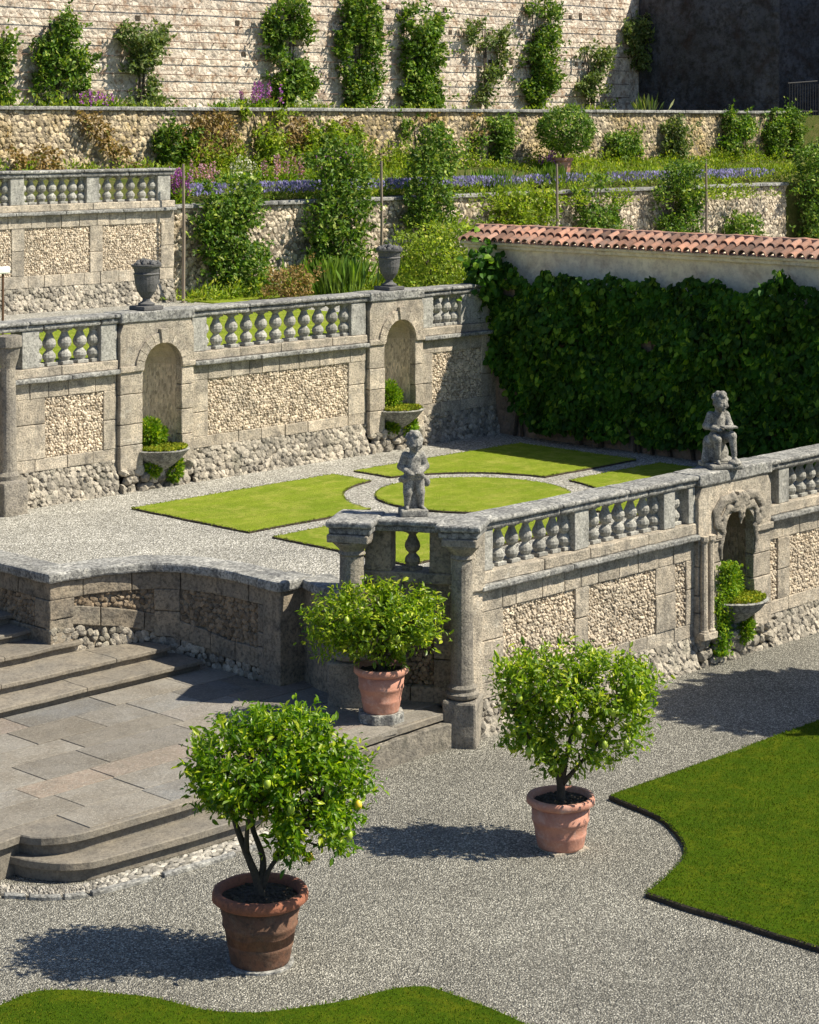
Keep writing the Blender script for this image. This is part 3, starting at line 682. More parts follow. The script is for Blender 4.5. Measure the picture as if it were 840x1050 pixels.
    for q_ in np.linspace(0, math.pi / 2, 7): V += [(cx - R * math.cos(p) * math.cos(q_), b + .05 + .42 * math.sin(p) * math.cos(q_), zs + R * math.sin(q_)) for p in ph]
    Q += [[n0 + i * k + j, n0 + i * k + j + 1, n0 + (i + 1) * k + j + 1, n0 + (i + 1) * k + j] for i in range(6) for j in range(k - 1)]
    mb.add(V, Q=Q)
    stones(mb, 0, math.pi, z0 + .5, zs - .01, .075, lambda u, w, h: np.stack([cx - (R - h * .5) * np.cos(u), b + .05 + (.42 - h * .5) * np.sin(u), w], 1), h=.25)
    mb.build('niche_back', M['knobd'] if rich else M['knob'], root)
    # bowl
    mb = MB(); zb = z0 + zsill; hr = .46
    pr = [(.06, -.5), (.1, -.42), (.1, -.34), (.22, -.26), (hr * .8, -.14), (hr, -.03), (hr + .03, 0), (hr - .02, .012), (hr * .75, -.05), (0.01, -.08)]
    lathe(mb, pr, (cx, b - .02, zb), 22, amp=.004)
    bo = mb.build('basin', M['grey'], root, smooth=False)
    mb = MB()                                # footing stones under the bowl
    stones(mb, x0, x1, z0 - .05, z0 + .4, .17, wallface(b - .04), h=.7, fill=.66)
    rbox(mb, o0 - .02, o1 + .02, b, b + .4, z0 - .1, zb - .06, r=.02)
    mb.build('rubble_footing', M['rubble'], root)
    mb = MB()
    n = 2600
    th = rng.uniform(0, 6.28, n); rr = hr * np.sqrt(rng.uniform(0, 1, n)) * .95
    P = np.stack([cx + rr * np.cos(th), b - .02 + rr * np.sin(th), zb + .01 + .03 * rng.random(n)], 1)
    leaves(mb, P, rdir(n) + [0, 0, .8], rdir(n), .04, .035)
    mo = mb.build('moss', M['moss'], root)
    mb = MB()
    for (dx, dy, dz, s_, nn, el) in ([(.05, .08, .2, .2, 900, 1.2), (-.26, .0, -.1, .17, 900, 2.2), (.1, -.12, -.42, .17, 700, 1.2), (-.25, .1, .35, .1, 400, 2.0)] if rich else [(-.1, .1, .25, .2, 900, 1.3), (.22, -.1, -.33, .17, 800, 1.3), (-.2, -.1, -.3, .13, 500, 1.), (.15, .15, .2, .13, 400, 1.)]):
        d = rdir(nn); P = np.array([cx + dx, b + dy, zb + dz]) + d * s_ * rng.uniform(.3, 1, (nn, 1)) * [1, .7, el]
        leaves(mb, P, d + rdir(nn) * .6 + [0, 0, .2], rdir(nn), .07, .035)
    if rich:
        nn = 2600; t_ = rng.random(nn); P = np.array([cx - .44, b - .12, zb]) + np.stack([rng.normal(size=nn) * (.07 + .05 * (t_ < .5)) + .12 * (t_ < .35), rng.normal(size=nn) * .06, .55 - t_ * 1.25], 1); leaves(mb, P, rdir(nn) + [0, 0, -.5], rdir(nn) + [0, -.6, .4], .05, .035)
    mb.build('fern', M['fern'], root)
    if x0 > 0:
        mb = MB(); rbox(mb, x0, x1, b - pj - .03, b + .36, zr - .152, zr + .012, r=.02, amp=.004)
        mb.build('block_coping', M['grey'], root)

# lower wall, in front of the parterre
b = 17.2
segs = [('pier', 18.98, 19.24), ('bal', 19.24, 20.82, 5, 1), ('pier', 20.82, 21.1), ('bal', 21.1, 22.7, 5, 1), ('pier', 22.7, 22.95), ('bal', 22.97, 23.25, 1, 0), ('pier', 23.25, 23.4), ('block', 23.4, 25.13),
        ('bal', 25.13, 25.42, 1, 0), ('pier', 25.42, 25.68), ('bal', 25.68, 27.5, 6, 1), ('pier', 27.5, 27.8), ('bal', 27.8, 29.6, 6, 1)]
pans = [(19.45, 20.85), (21.12, 22.55), (22.98, 23.22), (25.2, 25.42), (25.72, 27.5), (27.8, 29.5)]
lw, zr, zc = balwall('lower balustraded wall of pebbled panels with a mossy niche, beside the potted lemon trees', b, 0, 18.95, 29.8, segs, pans, [(23.4, 25.13)], hp=2.65, hc=1.775, base_lo=.45, pan=(.62, 1.5))
niche(lw, b, 0, 23.4, 25.13, A(735, b), A(768, b), zr, zc, zsill=.82, ztop=2.12, rich=True)
mb = MB()
for x in (23.47, 23.62):
    lathe(mb, [(.07, .42), (.07, .52), (.055, .54), (.05, 1.72), (.07, 1.76), (.07, 1.82)], (x, b - .13, 0), 10)
rbox(mb, 23.38, 23.7, b - .2, b - .07, .4, .5)
mb.build('pilaster', M['trim'], lw)
# upper wall behind the parterre
b = 26.49
segs = [('pier', 18.88, 19.2), ('bal', 19.2, 20.38, 3, 1), ('pier', 20.38, 20.7), ('block', 20.7, 22.25), ('pier', 22.25, 22.56), ('bal', 22.56, 25.9, 9, 1), ('pier', 25.9, 26.26), ('block', 26.28, 27.7),
        ('pier', 27.7, 28.0), ('bal', 28.0, 28.75, 2, 1), ('pier', 28.75, 29.7), ('bal', 16.3, 18.3, 5, 1), ('pier', 18.3, 18.45)]
pans = [(19.32, 20.45), (22.6, 25.85), (28.0, 29.35), (16.4, 18.3)]
uw, zr, zc = balwall('long balustraded wall behind the terrace lawns with two arched niches and stone vases', b, ZT, 16, 29.8, segs, pans, [(20.7, 22.25), (26.28, 27.7)], hp=2.85, hc=1.9, bw=1.22, base_lo=.55, pan=(.72, 1.65))
niche(uw, b, ZT, 20.72, 22.23, 21.17, 21.98, zr, zc, zsill=.62, ztop=2.35)
niche(uw, b, ZT, 26.3, 27.68, 26.68, 27.47, zr, zc, zsill=.72, ztop=2.35)
mb = MB(); cx = 18.5
lathe(mb, [(.2, .0), (.2, .5), (.17, .52), (.18, .58), (.135, .64), (.13, 1.2), (.115, 2.2), (.13, 2.25), (.16, 2.35), (.18, 2.5), (.21, 2.52), (.21, 2.68)], (cx, b - .2, ZT), 16, amp=.006)
rbox(mb, cx - .22, cx + .22, b - .42, b + .1, ZT - .05, ZT + .5, r=.03, amp=.01)
mb.build('column', M['greycol'], uw)
# upper left wall
b = 35.36
UL = lambda px: A(px, b)
segs = [('pier', UL(10), UL(24)), ('bal', UL(24), UL(88), 5, 1), ('pier', UL(88), UL(101)), ('bal', UL(101), UL(161), 4, 1), ('pier', UL(161), UL(174)), ('bal', 22.9, UL(10), 6, 1)]
pans = [(22.6, UL(12)), (UL(25), UL(92)), (UL(105), UL(165))]
balwall('highest balustraded wall at the left edge, its right end beside the garden wall', b, ZU, 22.4, UL(178), segs, pans, [], hp=2.9, hc=1.98, bw=1.15, base_lo=.52, pan=(.75, 1.72))

# ---- the bay with two columns where the lower wall turns
PL = np.array([17.9, 18.31]); v = np.array([.53, -.85]); v /= np.linalg.norm(v); nn_ = np.array([-v[1], v[0]])
def bm(V): 
    V = np.asarray(V); p = PL + V[:, :1] * v + V[:, 1:2] * nn_; return np.concatenate([p, V[:, 2:]], 1)
bay = thing('column_bay', 'projecting bay with two round columns and a single baluster under the standing putto', 'bay', (18.3, 17.7, 0))
mb = MB(); T_ = dict(mp=bm)
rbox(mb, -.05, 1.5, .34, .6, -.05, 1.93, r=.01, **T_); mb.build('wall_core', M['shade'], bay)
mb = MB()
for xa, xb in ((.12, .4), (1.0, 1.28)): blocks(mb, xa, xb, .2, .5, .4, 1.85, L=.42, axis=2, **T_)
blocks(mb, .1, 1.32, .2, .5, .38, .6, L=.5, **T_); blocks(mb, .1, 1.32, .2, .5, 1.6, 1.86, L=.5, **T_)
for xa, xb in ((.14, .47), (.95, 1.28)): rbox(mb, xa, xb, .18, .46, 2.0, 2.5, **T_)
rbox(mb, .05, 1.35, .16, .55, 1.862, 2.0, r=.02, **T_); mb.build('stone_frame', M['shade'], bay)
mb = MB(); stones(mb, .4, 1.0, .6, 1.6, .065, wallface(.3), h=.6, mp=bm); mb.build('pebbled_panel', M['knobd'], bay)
mb = MB(); baluster_mesh(mb, .5, .1); p = bm(np.array([[.71, .32, 2.0]]))[0]
for i in range(len(mb.V)): mb.V[i] = mb.V[i] + p
mb.build('baluster', M['shade'], bay)
mb = MB()
rbox(mb, .1, 1.35, .1, .6, 2.5, 2.57, r=.02, **T_); rbox(mb, .08, 1.38, .06, .64, 2.572, 2.645, r=.022, **T_)
rbox(mb, -.22, .3, -.22, .55, 2.5, 2.58, r=.02, **T_); rbox(mb, -.25, .33, -.26, .58, 2.583, 2.665, r=.025, **T_)
rbox(mb, 1.13, 1.62, -.2, .5, 2.5, 2.58, r=.02, **T_); rbox(mb, 1.1, 1.66, -.24, .55, 2.583, 2.668, r=.025, **T_)
mb.build('coping', M['grey'], bay)
for x, z0_, r_ in ((0.02, .42, .165), (1.39, 0.0, .14)):
    mb = MB(); c = bm(np.array([[x, 0, 0.]]))[0]; k = r_
    zb = .45 if z0_ < .2 else .85
    lathe(mb, [(k * 1.15, zb + .1), (k * 1.45, zb + .13), (k * 1.5, zb + .17), (k * 1.2, zb + .2), (k * 1.3, zb + .24), (k * 1.02, zb + .28), (k, zb + .5), (k * .96, 1.6), (k * .88, 2.22), (k * 1.05, 2.24), (k * .9, 2.28), (k * 1.0, 2.3), (k * 1.5, 2.38), (k * 1.55, 2.4)], (c[0], c[1], 0), 18, amp=.004)
    rbox(mb, x - k * 1.55, x + k * 1.55, -k * 1.55, k * 1.55, 2.4, 2.498, r=.015, **T_)
    rbox(mb, x - k * 1.5, x + k * 1.5, -k * 1.5, .3, z0_ - .02, zb + .1, r=.03, amp=.012, **T_)
    mb.build('column', M['greycol'], bay)
mb = MB()
stones(mb, 18.7, 19.0, -.02, .45, .12, wallface(17.12), h=.6)
mb.build('rubble_footing', M['rubble'], bay)
mb = MB(); rbox(mb, 18.72, 19.0, 17.12, 17.6, .3, 1.8, r=.015); rbox(mb, 18.7, 19.0, 17.08, 17.55, 1.8, 2.5, r=.015); mb.build('corner_pier', M['trim'], bay)

# ---- curved parapet between stairs and terrace
cw = thing('curved_parapet', 'curved parapet wall sweeping round the stairs, half in shade, with rough grey coping', 'wall', (17.0, 21.5, .42))
def pathmap(P):
    P = np.asarray(P); s = np.concatenate([[0], np.cumsum(np.linalg.norm(np.diff(P, axis=0), axis=1))])
    tg = unit(np.gradient(P, axis=0))
    def f(V):
        V = np.asarray(V); u = V[:, 0]
        p = np.stack([np.interp(u, s, P[:, i]) for i in (0, 1)], 1); t = unit(np.stack([np.interp(u, s, tg[:, i]) for i in (0, 1)], 1))
        ex = np.clip(u, None, 0) + np.clip(u - s[-1], 0, None)
        nn = np.stack([-t[:, 1], t[:, 0]], 1); q = p + t * ex[:, None] + nn * V[:, 1:2]
        return np.concatenate([q, V[:, 2:]], 1)
    return f, s[-1]
fc, LCV = pathmap(CV); fa, LA = pathmap(np.array([(16.08, 26.4), (16.08, 24.), (16.08, 21.93)]))
def gz(u): return np.interp(u, [0, 1.0, 1.9, 2.6, LCV], [.92, .75, .55, .42, .42])   # ground along the curve
ztop = 1.74
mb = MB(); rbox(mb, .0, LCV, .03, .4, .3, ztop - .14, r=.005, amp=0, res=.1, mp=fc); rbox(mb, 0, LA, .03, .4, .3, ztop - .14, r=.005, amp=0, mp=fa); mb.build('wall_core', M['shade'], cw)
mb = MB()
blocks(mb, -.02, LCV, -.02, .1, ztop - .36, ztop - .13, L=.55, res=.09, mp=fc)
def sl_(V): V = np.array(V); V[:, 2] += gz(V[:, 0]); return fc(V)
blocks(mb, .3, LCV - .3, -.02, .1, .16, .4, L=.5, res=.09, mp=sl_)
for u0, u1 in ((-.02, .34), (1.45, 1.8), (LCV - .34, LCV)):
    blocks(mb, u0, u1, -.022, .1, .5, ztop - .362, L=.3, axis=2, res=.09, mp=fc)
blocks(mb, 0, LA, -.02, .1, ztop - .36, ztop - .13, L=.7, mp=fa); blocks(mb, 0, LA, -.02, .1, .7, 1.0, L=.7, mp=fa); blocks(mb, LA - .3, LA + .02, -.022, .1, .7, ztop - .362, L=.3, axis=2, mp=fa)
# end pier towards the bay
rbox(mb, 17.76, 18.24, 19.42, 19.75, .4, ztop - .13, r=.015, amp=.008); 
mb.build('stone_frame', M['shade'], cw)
mb = MB()
stones(mb, .3, LCV - .34, .8, ztop - .36, .075, lambda u, w, h: np.stack([u, .03 - h, w], 1), h=.5, mp=fc, keep=lambda u, w: w > gz(u) + .4)
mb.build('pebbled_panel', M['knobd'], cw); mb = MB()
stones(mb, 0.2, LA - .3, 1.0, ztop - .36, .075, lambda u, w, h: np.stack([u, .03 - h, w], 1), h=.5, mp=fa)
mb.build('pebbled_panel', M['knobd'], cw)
mb = MB()
stones(mb, 0., LCV, .4, 1.1, .1, lambda u, w, h: np.stack([u, .0 - h, w], 1), h=.3, mp=fc, keep=lambda u, w: w < gz(u) + .14, cut=False)
mb.build('rubble_footing', M['rubble'], cw)
mb = MB()
rbox(mb, -.06, LCV + .02, -.09, .42, ztop - .13, ztop, res=.07, r=.03, amp=.006, fr=12, mp=fc)
rbox(mb, 0, LA + .1, -.09, .42, ztop - .131, ztop - .001, res=.07, r=.03, amp=.006, fr=12, mp=fa)
rbox(mb, 17.7, 18.32, 19.36, 19.8, ztop - .13, ztop + .004, r=.03, amp=.01, res=.08)
mb.build('coping', M['grey'], cw)
mb = MB(); LK = [(18.2, 19.5), (18.0, 18.95), (17.98, 18.45)]
fk, LKL = pathmap(np.array(LK)); rbox(mb, 0, LKL, 0, .35, .4, ztop - .13, mp=fk); mb.build('connecting_wall', M['shade'], cw)
mb = MB(); rbox(mb, 0, LKL, -.06, .4, ztop - .13, ztop - .01, r=.02, mp=fk); mb.build('connecting_coping', M['grey'], cw)

# ---- vine covered wall with tiled cap
a0 = 29.8
iw = thing('tiled_wall', 'plastered boundary wall capped with curved terracotta tiles, mostly hidden under dark vine', 'wall', (a0, 22, ZT))
mb = MB(); rbox(mb, a0, a0 + .42, 14.2, 27.25, 4.4, 5.17, r=.01, amp=.008, res=.3); mb.build('plaster', M['plaster'], iw)
mb = MB(); rbox(mb, a0 - .04, a0 + .44, 14.2, 27.27, 0.1, 4.4, r=.02, amp=.02, res=.2, fr=5)
stones(mb, 17.3, 26.4, ZT, 2.5, .22, lambda u, w, h: np.stack([a0 - .03 - h, u, w], 1), h=.18, fill=.6); mb.build('lower_wall', M['brickw'], iw)
mb = MB(); rbox(mb, a0 - .09, a0 + .5, 14.2, 27.28, 5.09, 5.17, r=.02, amp=.006); rbox(mb, a0 - .16, a0 + .55, 14.2, 27.3, 5.17, 5.22, r=.01); mb.build('moulding', M['plaster'], iw)
mb = MB(); sp = .195; nT = int((27.35 - 14.2) / sp)
for i in range(nT):
    y = 14.25 + i * sp
    for (xa, za, xb, zb_, ra) in ((a0 - .27, 5.24, a0 + .06, 5.35, .082), (a0 + .01, 5.365, a0 + .3, 5.46, .082)):
        j = rng.uniform(-.02, .02); jz = rng.uniform(-.006, .008); K = 8; V = []
        for (x, z, rr_) in ((xa + j, za, ra), (xb + j, zb_, ra * .85)):
            for rad in (rr_, rr_ - .016):
                for t in np.linspace(0, math.pi, K): V.append((x, y + rad * math.cos(t), z + jz + rad * math.sin(t)))
        Q = []
        for t in range(K - 1): Q += [[t, t + 1, 2 * K + t + 1, 2 * K + t], [K + t, 3 * K + t, 3 * K + t + 1, K + t + 1], [t, K + t, K + t + 1, t + 1]]
        mb.add(V, Q=Q)
    # channel tile between
    xa, za = a0 - .24, 5.225
    V = []; K = 6
    for (x, z) in ((xa, za), (a0 + .3, 5.41)):
        for t in np.linspace(math.pi, 2 * math.pi, K): V.append((x, y + sp / 2 + .07 * math.cos(t), z + .05 + .05 * math.sin(t)))
    mb.add(V, Q=[[t, t + 1, K + t + 1, K + t] for t in range(K - 1)])
rbox(mb, a0 + .27, a0 + .4, 14.2, 27.35, 5.43, 5.54, r=.05, amp=.012, res=.1)
mb.build('roof_tiles', M['tile'], iw)
# the vine
mb = MB(); n = 23000
y = rng.uniform(16.2, 27.05, n); z = rng.uniform(1.75, 5.0, n)
q3 = np.stack([y * 0, y, z], 1)
N1 = nz(q3, 1.3)[:, 0]; N2 = nz(q3 + 9, 4.)[:, 1]; N3 = nz(q3 + 3, .8)[:, 2]
top = 4.72 + .22 * nz(np.stack([y, y * 0, y * 0], 1), 2.1)[:, 0] + .16 * nz(np.stack([y, y * 0, y * 0], 1), 7.)[:, 1] + np.clip((y - 26.2) * .1, 0, .1)
bot = 1.75 + .25 * nz(np.stack([y, y * 0 + 4, y * 0], 1), 2.)[:, 0] + np.clip((y - 25.3) * .9, 0, 1.5)
k = (z < top) & (z > bot) & (N1 + .7 * N2 > -1.25); y, z, N1, N2 = y[k], z[k], N1[k], N2[k]; n = len(y)
depth = .1 + .2 * np.clip(.5 + N1, 0, 1.2) + .16 * np.clip(.5 + N2, 0, 1) 
x = a0 - .06 - depth * rng.uniform(.35, 1.0, n) ** .6 - .05 * (rng.random(n) < .04)
d = rdir(n) * .6 + np.array([-.35, 0, -.75]); nr = unit(np.array([-.9, -.1, .65]) + rng.normal(size=(n, 3)) * .65)
leaves(mb, np.stack([x, y, z + .08], 1), d, nr, rng.uniform(.08, .18, n), rng.uniform(.08, .16, n), fancy=True, curl=.12)
n = 500                                     # trailing over the end of the upper balustrade
P = np.array([29.5, 26.45, 4.5]) + rng.normal(size=(n, 3)) * [.18, .15, .28]
leaves(mb, P, rdir(n) + [-.3, -.2, -.6], unit(rng.normal(size=(n, 3)) * .5 + [-.5, -.5, .6]), .16, .14, fancy=True)
vn = thing('vine', 'dense dark vine covering the tiled wall behind the terrace lawns', 'vine', (a0 - .15, 22, ZT))
mb.build('foliage', M['ivy'], vn)
mb = MB()
for i in range(16):
    y0 = rng.uniform(17, 26); tube(mb, [(a0 - .08, y0, 1.6), (a0 - .12, y0 + rng.uniform(-.3, .3), 2.6), (a0 - .1, y0 + rng.uniform(-.5, .5), 3.6), (a0 - .12, y0 + rng.uniform(-.7, .7), 4.5)], [.04, .03, .02, .012], 6)
mb.build('stem', M['bark'], vn)

# ================================================================== TERRACED GARDEN WALLS
def rubblewall(name, label, b, z0, z1, x0, x1, mat, s=.15, cop=.09):
    r = thing(name, label, 'wall', ((x0 + x1) / 2, b, z0))
    mb = MB(); rbox(mb, x0, x1, b, b + .42, z0 - .3, z1 - .09, res=1., r=.01, amp=.01); mb.build('wall_core', M['mortar'], r)
    mb = MB(); stones(mb, x0, x1, z0 - .1, z1 - .09, s, wallface(b + .02), h=.36, fill=.6); stones(mb, x0, x1, z0 - .1, z1 - .09, s * .66, wallface(b + .02), h=.34, fill=.55)
    mb.build('rubble_face', mat, r)
    mb = MB(); blocks(mb, x0, x1, b - .1, b + .45, z1 - .09, z1, L=1.6, r=.02, amp=.006, res=.4, jit=.012); mb.build('coping', M['grey'], r)
    return r
rubblewall('garden_wall', 'nearer rubble garden wall behind the leafy shrubs, lavender growing on top', 35.75, ZU, 5.68, 29.25, A(806, 35.75), M['paleR'])
rubblewall('garden_wall', 'farther rubble garden wall with ochre moss stains behind the lavender', 39.3, ZB, 7.86, 18, A(820, 39.3), M['mossR'])
tw = thing('tall_wall', 'tall sunlit masonry wall along the top carrying wires and climbing shrubs', 'wall', (45, 45.7, ZC))
mb = MB(); rbox(mb, 22, 59.6, 45.7, 46.5, 7.5, 12.6, res=.6, r=.05, amp=.008, fr=1.2); mb.build('masonry', M['topwall'], tw)
mb = MB()
for i in range(34):
    x = rng.uniform(30, 57); z = rng.choice([9.4, 10.3, 11.1, 11.0]); rbox(mb, x, x + .15, 45.68, 45.75, z, z + .14, r=.005)
ph = mb.build('putlog_hole_shade', M['soil'], tw)  # dark blocks painting the shade inside the putlog holes
dw = thing('shaded_wall', 'stained wall at the upper right with deep shade put into its colour', 'wall', (59.3, 42, ZC))
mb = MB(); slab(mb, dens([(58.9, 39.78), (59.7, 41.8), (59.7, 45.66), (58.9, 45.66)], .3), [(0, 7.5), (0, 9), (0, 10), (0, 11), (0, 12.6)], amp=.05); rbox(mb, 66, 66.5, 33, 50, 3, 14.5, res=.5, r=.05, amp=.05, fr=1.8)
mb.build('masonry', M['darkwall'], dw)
# wires on the tall wall
for i, z in enumerate(np.arange(8.35, 12.3, .47)):
    r = thing('trellis_wire', ('lowest', 'second lowest', 'third lowest', 'fourth lowest', 'middle', 'sixth from the bottom', 'seventh from the bottom', 'eighth from the bottom', 'topmost')[i] + ' rusty training wire along the tall sunlit wall', 'wire', (42, 45.5, z), 'training wires on the tall wall')
    mb = MB(); pts = [(x, 45.57, z + .012 * math.sin(x * .7 + i)) for x in np.linspace(28, 58.2, 60)]; tube(mb, pts, .011, 5); mb.build('wire', M['rust'], r)
    for x in np.arange(33 + (i % 3), 58, 3.1):
        mb = MB(); tube(mb, [(x, 45.7, z - .02), (x, 45.56, z)], .016, 5); mb.build('bracket', M['rust'], r)

# ================================================================== STATUES (blended solids, surface nets)
def hand(c, d, s=1):                         # palm with five short curled fingers
    c = np.array(c, float); d = unit(np.array(d, float)); sd = unit(np.cross(d, [0, 0, 1.])); out = [('e', c, (.026, .026, .016), .012)]
    for k, L in zip((-1.5, -.5, .5, 1.5), (.03, .036, .034, .026)):
        p = c + d * .018 + sd * k * .011; m_ = p + d * L * .6; out += [('c', p, m_, .007, .0065, .004), ('c', m_, m_ + d * L * .4 - np.array([0, 0, .014]), .0065, .005, .004)]
    out.append(('c', c - sd * .018 * s, c - sd * .03 * s + d * .02, .008, .006, .006)); return out
def head(c, yaw=0., k=1.2):
    c = np.array(c, float); cy, sy_ = math.cos(yaw), math.sin(yaw)
    R = lambda x, y, z: c + k * np.array([x * cy - y * sy_, x * sy_ + y * cy, z])      # face looks along -y
    out = [('e', R(0, 0, .01), (.078, .086, .095), .02), ('e', R(0, -.04, -.035), (.056, .05, .05), .03), ('c', R(0, -.083, .005), R(0, -.094, -.022), .011, .014, .008),
           ('e', R(-.035, -.072, -.03), (.024, .02, .022), .015), ('e', R(.035, -.072, -.03), (.024, .02, .022), .015), ('e', R(0, -.083, -.052), (.02, .012, .007), .006), ('e', R(0, -.068, -.078), (.02, .02, .016), .012),
           ('e', R(-.03, -.093, .008), (.014, .012, .01), -1), ('e', R(.03, -.093, .008), (.014, .012, .01), -1), ('e', R(-.03, -.08, .007), (.01, .009, .007), .003), ('e', R(.03, -.08, .007), (.01, .009, .007), .003),
           ('e', R(-.08, .0, -.01), (.012, .018, .024), .01), ('e', R(.08, .0, -.01), (.012, .018, .024), .01)]
    r2 = np.random.default_rng(3)
    for i in range(34):                      # curls
        th = r2.uniform(0, 6.28); ph_ = r2.uniform(.15, 1.45); x, y, z = math.cos(th) * math.sin(ph_), math.sin(th) * math.sin(ph_), math.cos(ph_)
        if y < -.35 and z < .62: continue
        out.append(('e', R(x * .08, y * .087, .012 + z * .094), (.024, .024, .022), .012))
    return [('e', q[1], tuple(k * v for v in q[2]), q[3]) if q[0] == 'e' else ('c', q[1], q[2], q[3] * k, q[4] * k, q[5]) for q in out]
def statue(name, label, loc, yaw, spec, lo, hi, h, extra=None, group=None):
    r = thing(name, label, 'statue', loc, group); r.rotation_euler.z = yaw
    V, Q = surface_net(body(spec), lo, hi, h)
    mb = MB(); mb.add(V, Q=Q); o = mb.build('figure', M['statue'], None, smooth=True); o.parent = r
    if extra: extra(r)
    return r
camdir = math.atan2(SN, CS)
# standing putto over the bay: arms bent to the belly, weight on both legs, tree stump behind
sp = [('e', (0, 0, .43), (.095, .08, .09), .03), ('e', (0, -.01, .53), (.085, .075, .1), .05), ('e', (0, 0, .62), (.095, .068, .075), .05), ('e', (-.04, -.055, .635), (.04, .02, .03), .02), ('e', (.04, -.055, .635), (.04, .02, .03), .02),
      ('e', (0, -.065, .5), (.06, .03, .055), .03), ('c', (0, 0, .66), (0, -.01, .76), .05, .045, .03),
      ('c', (-.1, 0, .665), (-.155, .015, .53), .052, .043), ('c', (-.155, .015, .53), (-.05, -.1, .445), .042, .031), ('c', (.1, 0, .665), (.155, .015, .53), .052, .043), ('c', (.155, .015, .53), (.06, -.11, .46), .042, .031),
      ('c', (-.05, 0, .4), (-.075, -.03, .22), .08, .058, .02), ('c', (-.075, -.03, .22), (-.08, .0, .05), .055, .036, .015), ('c', (.05, 0, .4), (.085, -.01, .22), .08, .058, .02), ('c', (.085, -.01, .22), (.1, .02, .05), .055, .036, .015),
      ('c', (-.08, .01, .03), (-.09, -.075, .02), .03, .02, .01), ('c', (.1, .03, .03), (.12, -.05, .02), .03, .02, .01),
      ('c', (0, .06, 0), (0.01, .05, .4), .07, .05, .02), ('e', (-.1, -.04, .39), (.06, .05, .04), .02), ('e', (-.14, 0, .37), (.05, .045, .035), .02), ('c', (-.14, -.05, .4), (.1, -.08, .42), .03, .034, .02), ('e', (.17, .03, .33), (.045, .04, .06), .01), ('c', (.1, 0, .42), (.17, .03, .36), .025, .02, .01)]
sp += hand((-.03, -.115, .445), (1, -.1, 0), -1) + hand((.045, -.125, .465), (-1, -.1, 0)) + head((0.01, -.015, .83), .25)
def base1(r):
    mb = MB(); rbox(mb, -.17, .17, -.13, .15, -.075, 0.01, r=.015, amp=.004); o = mb.build('base', M['statue']); o.parent = r
sx1, sy1 = G(424, 528, 2.65)
statue('stone_putto', 'weathered grey putto standing with hands clasped at the belly on top of the column bay', (sx1, sy1, 2.72), camdir - math.pi / 2 + .15, sp, (-.24, -.17, -.02), (.26, .17, 1.02), .0065, base1)
# seated putto reading, over the lower niche
sp = [('e', (0, 0, .36), (.1, .09, .08), .03), ('e', (0, -.015, .46), (.085, .08, .1), .05), ('e', (0, -.01, .57), (.1, .07, .085), .05), ('e', (0, -.07, .45), (.055, .03, .05), .03), ('c', (0, 0, .62), (0, -.03, .72), .05, .046, .03),
      ('c', (-.105, 0, .62), (-.165, -.0, .48), .052, .043), ('c', (-.165, 0, .48), (-.03, -.15, .44), .042, .031), ('c', (.105, 0, .62), (.14, -.06, .49), .052, .043), ('c', (.14, -.06, .49), (.1, -.19, .46), .042, .031),
      ('c', (-.06, -.02, .33), (-.09, -.2, .33), .08, .06, .02), ('c', (-.09, -.2, .33), (-.07, -.19, .1), .055, .036, .015), ('c', (.06, -.02, .33), (.11, -.21, .37), .08, .06, .02), ('c', (.11, -.21, .37), (.13, -.24, .13), .055, .036, .015),
      ('c', (-.07, -.18, .05), (-.08, -.26, .025), .03, .02, .01), ('c', (.13, -.23, .1), (.14, -.3, .07), .03, .02, .01),
      ('e', (.13, -.26, .03), (.09, .08, .05), .02), ('e', (0, .04, .12), (.15, .14, .16), .03), ('e', (-.05, .02, .26), (.14, .12, .08), .03), ('e', (.05, .07, .03), (.17, .17, .06), .02), ('c', (-.12, .05, .3), (-.17, .0, .05), .05, .06, .03)]
sp += hand((-.02, -.165, .445), (1, -.3, 0), -1) + hand((.09, -.205, .465), (-1, -.3, 0)) + head((.01, -.05, .79), .2)
def base2(r):
    mb = MB(); rbox(mb, -.02, .17, -.27, -.12, .475, .5, r=.006, amp=.002); o = mb.build('tablet', M['statue']); o.parent = r
    mb = MB(); rbox(mb, -.2, .22, -.33, .22, -.05, .012, r=.02, amp=.008); o = mb.build('base', M['statue']); o.parent = r
sx2, sy2 = G(738, 481, 2.66)
s2 = statue('stone_putto', 'weathered grey putto seated on a rock holding a tablet above the lower niche', (sx2 + .2, sy2 + .17, 2.71), camdir - math.pi / 2 + .22, sp, (-.25, -.34, -.03), (.26, .24, .95), .0065, base2)
s2.scale = (1.08,) * 3

# vases on the upper wall
def vase(px, label, s=1.):
    x = A(px, 26.6); r = thing('stone_vase', label, 'vase', (x, 26.62, 4.465), 'stone vases on the upper balustrade')
    mb = MB(); rbox(mb, x - .2 * s, x + .2 * s, 26.42, 26.82, 4.465, 4.53, r=.012)
    lathe(mb, [(.13, .06), (.14, .1), (.07, .14), (.06, .18), (.09, .21), (.15, .3), (.185, .42), (.2, .56), (.215, .58), (.19, .6), (.215, .68), (.24, .7), (.25, .73), (.2, .735)], (x, 26.62, 4.465), 20); mb.build('body', M['vase'], r, smooth=False)
    mb = MB()
    for i in range(26):
        t = rng.uniform(0, 6.28); q_ = .2 * math.sqrt(rng.random()); c = (x + q_ * math.cos(t), 26.62 + q_ * math.sin(t), 4.465 + .74 + .05 * (1 - q_ / .2)); R_ = rng.uniform(.035, .06)
        lathe(mb, [(.01, -R_), (R_ * .8, -R_ * .5), (R_, 0), (R_ * .8, R_ * .5), (.01, R_)], c, 7)
    mb.build('carved_fruit', M['vase'], r)
